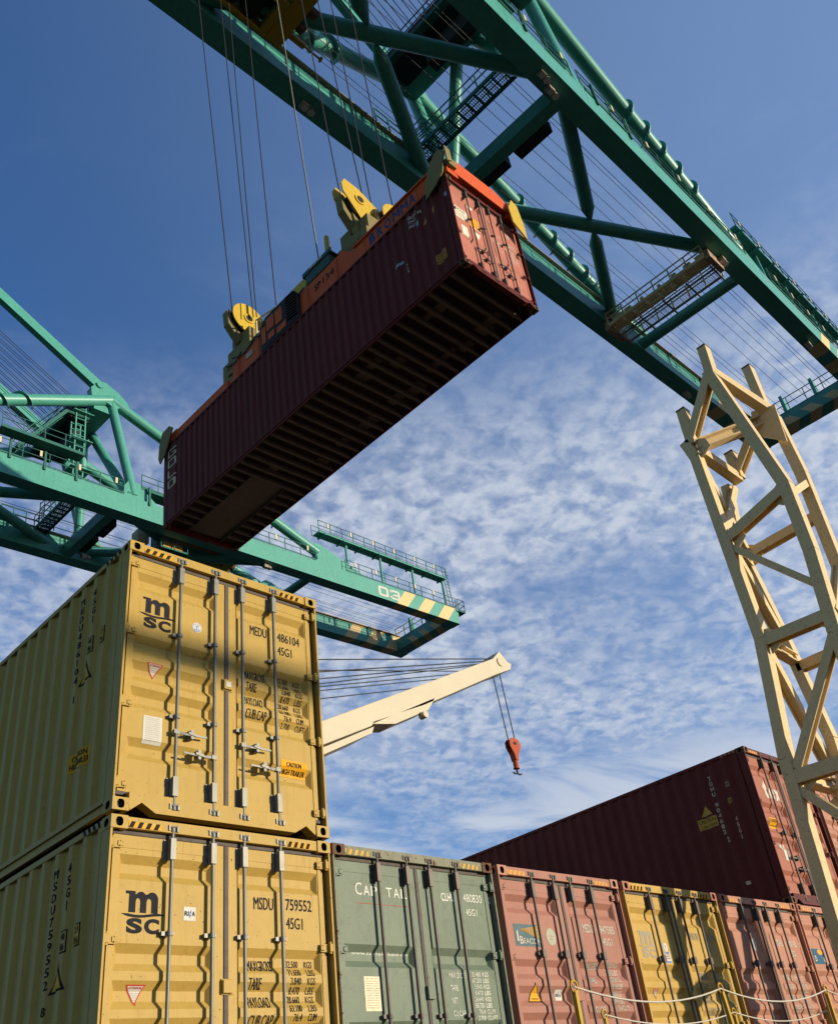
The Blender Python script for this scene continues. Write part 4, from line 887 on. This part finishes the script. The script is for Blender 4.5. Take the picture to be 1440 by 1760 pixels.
    for X in (20.2, 21.0): 
        for Y in (T-GW-1.0, T-GW-.3): g.beam((S(X), Y, gt-.4), (S(X), Y, gt+2.2), .05, .05, (0, 1, 0))
    for k in range(6): z = gt-.2+k*.45; g.beam((S(20.2), T-GW-1.0, z), (S(21.0), T-GW-1.0, z), .05, .05, (0, 1, 0)); g.beam((S(20.2), T-GW-1.0, z), (S(20.2), T-GW-.3, z), .05, .05, (1, 0, 0))
    handrail(g, [(S(17.5), T-GW-.2, gt), (S(20.2), T-GW-.2, gt)], 1.1, .9, .03); ob(g, 'ladder_cage', [TEALD])
    # ropes along the boom and up to the mast
    g = G()
    for k, t in enumerate((-.62, -.56, -.40, -.30, -.16, .02, .30, .38, .52, .60, .68)):
        z = gt+.1+.25*(k % 3); g.tube((S(8), m*t, z), (S(tip-1.2), m*t+.0, gh+1.5), .015, 5, 0, cap=False)
    for k in range(22):
        t = -m*.85+k*m*1.7/21; g.tube((S(ap)-1.9, t, ah-1.0+.12*(k % 2)), (S(-16), t*.9, gh+31), .022, 5, 0, cap=False)
    ob(g, 'wire_ropes', [ROPE])
    for p in lamps: floodlight(root, (S(p[0]), p[1]-tc, gh+p[2] if len(p) > 2 else gh), .75)
    # landside: portal legs on the quay
    for s in (-16, -44):
        for t in (-T-3, T+3):
            g = G(); g.beam((S(s), t, 0), (S(s), t, gh+3), 1.6, 1.8, (1, 0, 0)); ob(g, 'portal_leg', [TEAL])
        g = G(); g.box(S(s)-.8, S(s)+.8, -T-3, T+3, gh+1.6, gh+3.4); ob(g, 'portal_beam', [TEAL])
        g = G(); g.beam((S(s), -T-3, gh*.45), (S(s), T+3, gh*.45), 1.3, 1.6, (0, 0, 1)); ob(g, 'portal_tie', [TEAL])
    for t in (-T+.5, T-.5): g = G(); g.box(S(-50), S(-14.05), t-.5, t+.5, gh+.01, gh+1.59); ob(g, 'fixed_girder', [TEAL])
    g = G(); g.box(S(-48), S(-34), -T-1, T+1, gh+3.5, gh+8); ob(g, 'machinery_house', [TEAL])
    g = G(); g.beam((S(-16), -T, gh+34), (S(-16), T, gh+34), 1.2, 1.4, (0, 0, 1)); ob(g, 'mast_head', [TEAL])
    for t in (-T+.5, T-.5): g = G(); g.beam((S(-16), t, gh+33.8), (S(-44), t, gh+3.4), .6, .6, (0, 1, 0)); ob(g, 'backstay', [TEAL])
    return root
crane('nearer green crane whose boom crosses overhead above the hoisted container', 1.53, 8.83, 35.9, 57.8, None, 0, ((13.6, 9.9), (20.8, 2.0, .2), (21.6, 2.2), (37.5, 2.2), (48.8, 2.2), (46.2, 9.9)), 0)
crane('farther green crane with the number 03 on its striped boom end', 41.6, 8.1, 35.85, 57.4, '03', 0, ((35.5, 42.2), (23.6, 48.2, .3)), 0)

# trolleys under the booms (crane frame coordinates: s, t, h)
def trolley(label, s0, s1, tc, T, h, cabin, group):
    root = empty('crane_trolley', label, 'trolley', mat=BM @ Matrix.Translation(((s0+s1)/2, tc, h-1.0)), group=group)
    l = (s1-s0)/2; z = 1.0
    for a, b in ((l-.75, l), (-l, -l+.75)): g = G(); g.box(a, b, -T, T, z+.05, z+.80); g.obj('end_frame', [CRYEL], root, .02)
    g = G()
    for sg in (-1, 1):
        a, b = sorted((sg*T, sg*(T-.16))); g.box(-l+.76, l-.76, a, b, z+.05, z+.8)
        a, b = sorted((sg*(T-1.45), sg*(T-1.75))); g.box(-l+.76, l-.76, a, b, z+.05, z+.8)
        for k in (-l+.76, -.35, l-1.1): a, b = sorted((sg*(T-.16), sg*(T-1.45))); g.box(k, k+.34 if k < l-1.2 else l-.76, a, b, z+.06, z+.5)
    g.obj('side_frame', [CRYEL], root, .02)
    g = G()
    for sg in (-1, 1):
        for k in (-2.2, -1.2, .6, 1.6): g.tube((k, sg*(T-.25), z+.55), (k, sg*(T-1.4), z+.55), .42, 16)
        a, b = sorted((sg*(T-.2), sg*(T-1.42))); g.box(-l+.8, l-.8, a, b, z+.82, z+.95)
        g.tube((-l+.9, sg*(T-.5), z+.5), (l-.9, sg*(T-.5), z+.5), .09, 8); g.tube((-l+.9, sg*(T-1.1), z+.35), (l-.9, sg*(T-1.1), z+.35), .06, 8)
    g.box(-l+.9, l-.9, -.6, .7, z+.9, z+1.9); g.tube((0, -1.6, z+1.3), (0, 1.6, z+1.3), .5, 18); g.obj('hoist_machinery', [DARK], root)
    g = G(); g.box(-l+1, l-1, -T+2.2, -T+2.5, z+.2, z+.5); g.box(-l+1, l-1, T-2.5, T-2.2, z+.2, z+.5); g.obj('cross_member', [TEAL], root)
    for sg in (-1, 1): g = G(); g.beam((l, sg*(T-.6), z+.5), (l+.9, sg*(T-.6), z+.5), .22, .26, (0, 0, 1)); g.tube((l+.9, sg*(T-.6), z+.5), (l+1.8, sg*(T-.6), z+.5), .05, 8); g.tube((l+1.78, sg*(T-.6), z+.5), (l+1.84, sg*(T-.6), z+.5), .13, 12); g.obj('buffer', [CRYEL], root)
    g = G()
    for t in (T-1.2, T-2.0): g.tube((l+.0, t, z+.5), (l+.5, t, z+.45), .16, 12); g.tube((l+.2, t-.15, z+.2), (l+.2, t+.15, z+.2), .2, 12)
    g.obj('bumper_lamp', [RUST], root)
    if cabin:
        g = G(); cx_, cy_ = -l-2.2, -T+.9
        g.box(cx_, cx_+1.6, cy_-.8, cy_+.9, z-2.0, z-1.5); g.box(cx_, cx_+1.6, cy_-.8, cy_+.9, z-.15, z)
        for X in (cx_, cx_+.75, cx_+1.52):
            for Y in (cy_-.8, cy_+.0, cy_+.82): g.box(X, X+.08, Y, Y+.08, z-1.5, z-.15)
        c_ = g.obj('operator_cabin', [CRYEL], root)
        g = G(); g.box(cx_+.05, cx_+1.55, cy_-.75, cy_+.85, z-1.49, z-.16); g.obj('cabin_window', [paint('window_glass', (.18, .22, .24), .08, dirt=.1, bump=0)], c_)
        g = G(); handrail(g, [(cx_+1.9, cy_-1.0, z-2.1), (cx_-.3, cy_-1.0, z-2.1)], 1.9, .9, .03); g.box(cx_-.3, cx_+1.95, cy_-1.0, cy_+1.1, z-2.12, z-2.04); g.obj('cabin_gallery', [TEALD], c_)
        g = G(); g.box(cx_-1.4, cx_-.5, cy_+.3, cy_+1.2, z-1.2, z-.2); g.obj('cabin_unit', [CREAM], c_)
    return root
trolley('yellow trolley frame under the near boom at the top edge, hoist ropes below it', 4.6, 11.33, 5.95, 2.75, 36.0, False, None)
trolley('trolley with a small yellow cabin under the farther crane boom', 29.4, 35.0, 45.7, 2.45, 37.3, True, None)
# inspection platform hanging between the girders
mt = empty('maintenance_platform', 'yellow caged work platform slung between the two girders of the near boom', 'work platform', mat=BM @ Matrix.Translation((36.9, 5.95, 35.3)))
g = G()
for s, z in ((-.15, .0), (.15, .62), (-.15, .62)): g.box(s-.10, s+.10, -3.35, 3.35, z, z+.16)
for s in (-.15, .15):
    for k in range(9): t = -3.3+k*.825; g.box(s-.05, s+.05, t-.05, t+.05, .16, .62)
PLAT = paint('platform_paint', (.72, .56, .30), .55, dirt=.35, rust=.4, bump=.1)
g.obj('truss_beam', [PLAT], mt)
g = G()
for s in (.3, 1.25): g.box(s-.04, s+.04, -3.3, 3.3, -.09, -.01)
for k in range(5): t = -3.2+k*1.6; g.box(-.1, 1.55, t-.05, t+.05, -.14, -.06)
for k in range(44): t = -3.2+k*.147; g.box(.34, 1.21, t, t+.012, -.04, -.015)
for k in range(7): g.box(.42+k*.12, .43+k*.12, -3.2, 3.2, -.036, -.02)
g.obj('grating', [paint('grating_steel', (.25, .27, .25), .5, metal=.3)], mt)
g = G(); handrail(g, [(1.3, -3.3, 0), (1.3, 3.3, 0)], 1.1, 1.1, .035); handrail(g, [(-.85, -3.3, .1), (-.85, 3.3, .1)], .9, 1.1, .035)
g.box(-.88, -.80, -3.3, 3.3, .0, .12); g.obj('guard_rail', [PLAT], mt)
for t, w_ in ((-3.0, .5), (-2.2, .45), (-1.3, .3), (-.3, .18), (.9, .18), (1.9, .45), (2.7, .6)): g = G(); g.box(-.80, -.3, t-w_/2, t+w_/2, .02, .5); g.obj('equipment_box', [PLAT], mt)
for t in (-3.45, 3.45): g = G(); g.box(-.8, .9, t-.15, t+.15, -.1, .9); g.box(-.7, -.2, t-.3, t+.3, .8, 1.3); g.obj('carriage', [RUSTY], mt)

# hoist ropes: from the sheaves on the spreader up to the trolley
for k, (a, b) in enumerate((((6.81, 8.47, 18.7), (5.13, 8.42, 36.87)), ((7.39, 8.25, 18.7), (6.03, 8.21, 36.91)), ((7.47, 8.19, 18.7), (6.41, 8.16, 36.92)), ((7.66, 7.48, 18.7), (6.67, 7.46, 36.94)),
        ((7.06, 3.67, 18.9), (5.45, 3.63, 36.88)), ((7.6, 3.36, 18.9), (5.7, 3.3, 36.89)), ((7.88, 3.35, 18.9), (6.67, 3.31, 36.93)), ((8.38, 3.04, 18.9), (7.24, 3.01, 36.95)))):
    a, b = V(a), V(b); a = a-(b-a).normalized()*.35; g = G(); g.tube((0, 0, 0), b-a, .019, 6)
    o = g.obj('hoist_rope', [ROPE], None, loc=a)
    nm = ('outermost on the left', 'second from the left', 'third from the left', 'fourth from the left', 'fifth from the left', 'sixth from the left', 'seventh from the left', 'outermost on the right')[k]
    tag(o, 'steel hoist rope between trolley and yellow sheaves, '+nm, 'rope', 'hoist ropes')
a, b = V((7.42, 5.09, 17.0)), V((5.89, 5.05, 36.9)); g = G()
g.tube((0, 0, 0), b-a, .014, 6); g.tube(V((.032, 0, 0)), b-a+V((.032, 0, 0)), .008, 6, 1)
tag(g.obj('power_cable', [ROPE, WHITET], None, loc=a), 'paired black and white cable down to the yellow box mid spreader', 'cable')

# ------------------------------------------------------------------ lattice tower (jib rest)
TB = V((11.24, -2.43, DK)); tw = empty('lattice_tower', 'cream steel lattice tower with rust patches, in front of the right containers', 'tower', TB)
def T3(p): return V(p)*1.0745+V((.2845, .5749, .2156))-TB
def member(p, q, a=.20, b=.26, name='brace', ref=(1, 0, 0), ib=True):
    g = G(); p, q = T3(p), T3(q)
    (g.ibeam if ib else g.beam)(p, q, a, b, ref); g.obj(name, [TOWERP], tw, .004)
nx, fx = 9.6, 11.0
def path_m(pts, **k):
    for p, q in zip(pts, pts[1:]): member(p, q, **k)
LG = dict(a=.25, b=.26, name='leg', ib=False)
def leg(pts, a, b):                        # one continuous leg through the given points
    g = G()
    for p, q in zip(pts, pts[1:]): g.beam(T3(p), T3(q), a, b, (1, 0, 0))
    g.obj('leg', [TOWERP], tw, .006)
leg([(nx, -2.12, 7.42), (nx, -2.22, 7.0), (nx, -2.24, 3.3), (nx, -1.98, 1.4), (nx, -1.72, DK)], .20, .22)
leg([(nx, -2.98, 8.55), (nx, -3.50, 5.6), (nx, -3.48, 4.3), (nx, -3.36, 2.9), (nx, -3.36, DK)], .215, .225)
leg([(fx, -2.02, 7.1), (fx, -1.85, 5.7), (fx, -2.05, 3.8), (fx, -2.2, 1.9), (fx, -1.8, DK)], .18, .2)
leg([(fx, -3.34, 7.9), (fx, -3.40, 6.5), (fx, -3.36, 4.7), (fx, -3.34, DK)], .21, .205)
for (p, q) in (((nx, -2.24, 7.3), (nx, -2.26, 8.1)), ((nx, -3.02, 8.45), (nx, -3.05, 9.1)), ((fx, -3.24, 8.2), (fx, -3.24, 9.25)), ((fx, -2.31, 7.1), (fx, -2.31, 7.7))):
    g = G(); p, q = T3(p), T3(q); g.beam(p, q, .185, .21, (1, 0, 0)); g.beam(q-V((0, 0, .005)), q+V((0, 0, .03)), .195, .23, (1, 0, 0), 1); g.obj('post_stub', [TOWERP, RUST], tw, .006)
member((nx, -2.2, 7.35), (nx, -3.0, 8.5), .18, .22, 'head_brace')
member((fx, -2.25, 7.15), (fx, -3.2, 8.2), .18, .22, 'head_brace')
member((nx, -3.02, 8.5), (fx, -3.34, 8.0), .22, .2, 'head_beam', (0, 1, 0), False)
member((nx, -2.2, 7.3), (fx, -2.28, 7.1), .2, .2, 'head_beam', (0, 1, 0), False)
member((nx, -2.24, 7.25), (fx, -3.2, 7.95), .26, .22, 'head_beam', (0, 0, 1))
g = G(); o = [(-3.5, 8.0), (-3.05, 8.15), (-2.95, 7.8), (-3.08, 7.5), (-3.45, 7.15)]
g.prism([(u, v) for u, v in o], lambda u, v, q: T3((q, u, v)), fx-.22, fx-.19); g.obj('gusset_plate', [TOWERP], tw)
member((nx, -2.24, 5.2), (nx, -3.5, 5.55), .2, .20, 'cross_beam'); member((nx, -2.27, 5.05), (nx, -3.4, 3.7), .12, .14, 'brace', ib=False)
member((nx, -2.22, 3.25), (nx, -3.36, 3.2), .2, .20, 'cross_beam'); member((nx, -2.1, 1.2), (nx, -3.35, 2.9), .16, .18, 'brace')
member((nx, -2.0, 1.1), (nx, -3.36, 1.05), .22, .205, 'cross_beam'); member((nx, -2.05, .9), (nx, -3.3, -.6), .14, .16, 'brace')
member((nx, -1.85, -1.0), (nx, -3.36, -1.05), .2, .24, 'cross_beam'); member((nx, -1.9, -1.2), (nx, -3.3, -3.8), .16, .18, 'brace')
member((nx, -2.22, 5.35), (fx, -2.1, 7.0), .16, .2, 'brace', (0, 1, 0)); member((nx, -2.22, 7.0), (fx, -1.95, 5.5), .14, .16, 'brace', (0, 1, 0))
member((nx, -2.24, 5.1), (fx, -2.0, 3.8), .16, .18, 'brace', (0, 1, 0)); member((nx, -2.22, 3.2), (fx, -2.0, 1.5), .18, .18, 'brace', (0, 1, 0))
member((nx, -2.22, 3.3), (fx, -2.1, 3.35), .18, .2, 'cross_beam', (0, 0, 1)); member((nx, -2.24, 5.25), (fx, -1.9, 5.4), .18, .2, 'cross_beam', (0, 0, 1))
member((nx, -2.0, 1.15), (fx, -1.95, 1.2), .2, .22, 'cross_beam', (0, 0, 1)); member((nx, -3.36, 1.1), (fx, -3.34, 1.1), .2, .22, 'cross_beam', (0, 0, 1))
member((nx, -3.5, 5.4), (fx, -3.38, 6.3), .14, .16, 'brace', (0, 1, 0)); member((nx, -3.44, 3.2), (fx, -3.36, 4.6), .14, .16, 'brace', (0, 1, 0))
member((fx, -1.9, 5.55), (fx, -3.38, 5.6), .18, .2, 'cross_beam'); member((fx, -2.1, 3.2), (fx, -3.36, 3.2), .18, .2, 'cross_beam'); member((fx, -1.95, 1.1), (fx, -3.34, 1.1), .2, .22, 'cross_beam')
member((fx, -1.9, 1.0), (fx, -3.3, -1.8), .14, .16, 'brace')

for x_, y_, z_, sy in ((nx, -2.34, 5.2, -1), (nx, -3.42, 5.5, 1), (nx, -2.32, 3.25, -1), (nx, -3.40, 3.2, 1), (nx, -2.12, 1.1, -1), (nx, -3.28, 1.05, 1), (nx, -2.3, 7.2, -1), (fx, -2.0, 5.55, -1), (fx, -3.3, 3.2, 1)):
    g = G(); g.prism([(y_, z_-.24), (y_, z_+.2), (y_+sy*.06, z_+.19), (y_+sy*.20, z_+.09), (y_+sy*.24, z_-.09), (y_+sy*.08, z_-.22)], lambda u, v, q: T3((q, u, v)), x_-.006, x_+.006)
    for dz in (-.15, .13): g.tube(T3((x_-.018, y_+sy*.04, z_+dz)), T3((x_+.018, y_+sy*.04, z_+dz)), .018, 6)
    g.obj('gusset_plate', [TOWERP], tw)
# ------------------------------------------------------------------ ship crane jib with hook
jb = empty('ship_crane', 'cream ship crane jib reaching up to the right from behind the yellow stack', 'crane', (9.6, 13, DK))
def J3(p): return V(p)-V((9.6, 13, DK))
A_, B_ = (4.2, 13, 3.7), (22.0, 13, 12.45)
g = G(); n = V((-.44, 0, .9)).normalized(); d = (V(B_)-V(A_)).normalized()
lo = [(9.6, 5.95), (13.0, 7.62), (14.9, 8.56), (15.0, 8.72), (17.3, 9.75), (21.3, 11.85), (22.25, 12.3), (22.35, 12.55), (22.1, 12.62), (21.75, 12.95), (21.3, 12.52), (13.0, 8.36), (9.6, 6.8)]
g.prism([(u-.3, v-.02) for u, v in lo], lambda u, v, q: J3((u, q, v)), 12.6, 13.4); g.obj('jib', [JIBP], jb, .02)
g = G(); g.prism([(17.3, 10.0), (17.6, 10.15), (17.2, 9.62), (15.6, 8.8), (14.6, 8.6)], lambda u, v, q: J3((u, q, v)), 12.6, 13.4); g.prism([(12.6, 7.45), (14.5, 8.42), (14.4, 8.18), (12.5, 7.18), (11.0, 6.5), (11.0, 6.75)], lambda u, v, q: J3((u, q, v)), 12.4, 13.6); g.obj('jib_bracket', [JIBP], jb, .01)
g = G(); g.tube(J3((21.4, 12.56, 12.45)), J3((21.4, 13.44, 12.45)), .18, 18); g.tube(J3((16.9, 12.7, 9.35)), J3((16.9, 12.45, 9.35)), .12, 10); g.obj('jib_sheave', [JIBP], jb)
g = G(); g.tube(J3((9.4, 13.7, DK)), J3((9.4, 13.7, 3.6)), 1.2, 28); g.obj('pedestal', [JIBP], jb)
g = G(); g.box(-1.4, .9, -.55, 1.9, 3.6-DK, 7.6-DK); g.obj('crane_house', [JIBP], jb, .05)
g = G()
for k, (z, x1_, zz, r_) in enumerate(((10.55, 21.1, 12.6, .022), (10.15, 21.0, 12.5, .022), (10.22, 20.2, 11.9, .018), (9.95, 21.0, 12.45, .020), (9.80, 20.9, 12.4, .018), (9.72, 20.3, 11.95, .018), (9.6, 19.7, 11.65, .018), (9.34, 18.2, 10.95, .018))):
    g.tube(J3((9.6, 12.9+.05*k, z+(z-zz)/(x1_-13)*3.4)), J3((x1_, 12.8+.05*k, zz)), r_, 5)
g.obj('luffing_ropes', [ROPE], jb)
g = G(); g.beam(J3((9.6, 13.4, 7.6)), J3((9.6, 13.2, 11.9)), .6, .6, (1, 0, 0)); g.obj('crane_mast', [JIBP], jb)
hk = empty('hook_block', 'small red hook block with a dark double hook hanging from the cream jib', 'hook', (21.76, 13, 8.72)); hk.scale = (.66, .6, .47)
g = G(); o = [(-.10, -.75), (.10, -.75), (.16, -.25), (.42, .25), (.47, .62), (.33, .95), (.05, 1.08), (-.25, 1.0), (-.43, .72), (-.42, .3), (-.17, -.25)]
g.prism([(u, v+.75) for u, v in o], lambda u, v, q: (u, q, v), -.20, -.14); g.prism([(u, v+.75) for u, v in o], lambda u, v, q: (u, q, v), .14, .20); g.box(-.16, .16, -.14, .14, .1, 1.3); g.obj('block_cheek', [HOOKR], hk, .01)
g = G(); g.tube((0, -.13, 1.35), (0, .13, 1.35), .38, 20); g.tube((0, -.24, 1.35), (0, .24, 1.35), .12, 12); g.obj('hook_sheave', [DARK], hk)
g = G(); g.tube((0, 0, .1), (0, 0, -.55), .16, 14); g.tube((0, 0, -.55), (0, 0, -.62), .19, 14); g.obj('hook_swivel', [HOOKR], hk)
g = G(); g.tube((0, 0, -.6), (0, 0, -.85), .06, 10)
for sx in (-1, 1): g.path([(0, 0, -.84)]+[(sx*(.17-.17*math.cos(a)), 0, -.98-.17*math.sin(a)+.1) for a in [math.pi*i/8 for i in range(0, 8)]], .055, 8)
g.obj('double_hook', [DARK], hk)
for nm, (x0_, z0_), (x1_, z1_) in (('left', (21.30, 12.2), (21.57, 9.45)), ('right', (21.72, 12.35), (21.95, 9.45))):
    g = G(); g.tube((0, 0, 0), V((x1_-x0_, 0, z1_-z0_)), .022, 6); tag(g.obj('hook_rope', [ROPE], None, loc=(x0_, 13, z0_)), 'thin rope holding the red hook block, %s one of the pair' % nm, 'rope', 'hook block ropes')

# ------------------------------------------------------------------ rope railing in front of the low row
wkm = paint('walkway_steel', (.05, .03, .025), .7, dirt=.5, rust=.5)
g = G(); g.box(-1.0, 16, -3.0, -.35, -3.05, -3.0)
for k in range(9): g.box(-.9+k*2, -.8+k*2, -2.95, -.4, DK, -3.05)
tag(g.obj('lashing_walkway', [wkm]), kind='structure')
sets = ((-2.8, (2.48, 4.61, 6.7, 8.8), -1.95, 'front rail'), (-1.36, (4.73, 7.24, 9.61), -1.92, 'rear rail'))
ordn = ('first', 'second', 'third', 'fourth')
for y, xs, z, nm in sets:
    for i, x in enumerate(xs):
        g = G(); le = .12 if (y < -2 and i == 1) else .0
        g.beam((0, 0, 0), (-le, -.04*le, z+3.0), .034, .034, (0, 1, 0)); g.beam((0, 0, 0), (0, 0, .02), .16, .16, (0, 1, 0))
        r_ = [(-le+.04*math.cos(a), 0, z+3.03+.045*math.sin(a)) for a in [2*math.pi*j/10 for j in range(11)]]; g.path(r_, .010, 6)
        tag(g.obj('rail_stanchion', [RAILY], None, loc=(x+le, y, -3.0)), 'yellow steel stanchion holding the white rope, %s from the left of the %s' % (ordn[i], nm), 'stanchion', 'railing stanchions')
    for q, dz in enumerate((0,)):
        g = G(); P0 = ([(xs[0]-2.4, z-.75)] if y > -2 else [])+[(x, z) for x in xs]
        pts = []
        for (xa, za), (xb, zb) in zip(P0, P0[1:]):
            for j in range(12): f = j/12; pts.append((xa+(xb-xa)*f-xs[0], 0, za+dz+.03-.11*4*f*(1-f)-z))
        pts.append((P0[-1][0]-xs[0], 0, .03+dz)); g.path(pts, .0075, 6)
        tag(g.obj('safety_rope', [ROPEW], None, loc=(xs[0], y, z)), 'slack white rope strung along the yellow stanchions of the %s%s' % (nm, ', lower line' if q else ''), 'rope', None)

# ------------------------------------------------------------------ out of frame: beam added to cast the shadow band on the upper yellow door
p0 = V((1.2, .08, 1.80))+sd*38
g = G(); g.box(-16, 3.0, -.25, .25, -.14, .14); g.beam((-15.5, 0, -.2), (-15.5, 0, DK-p0.z), .5, .5, (1, 0, 0))
tag(g.obj('shadow_beam', [JIBP], None, loc=p0), 'unseen beam on a post, added to shade the upper yellow container', 'shadow caster')
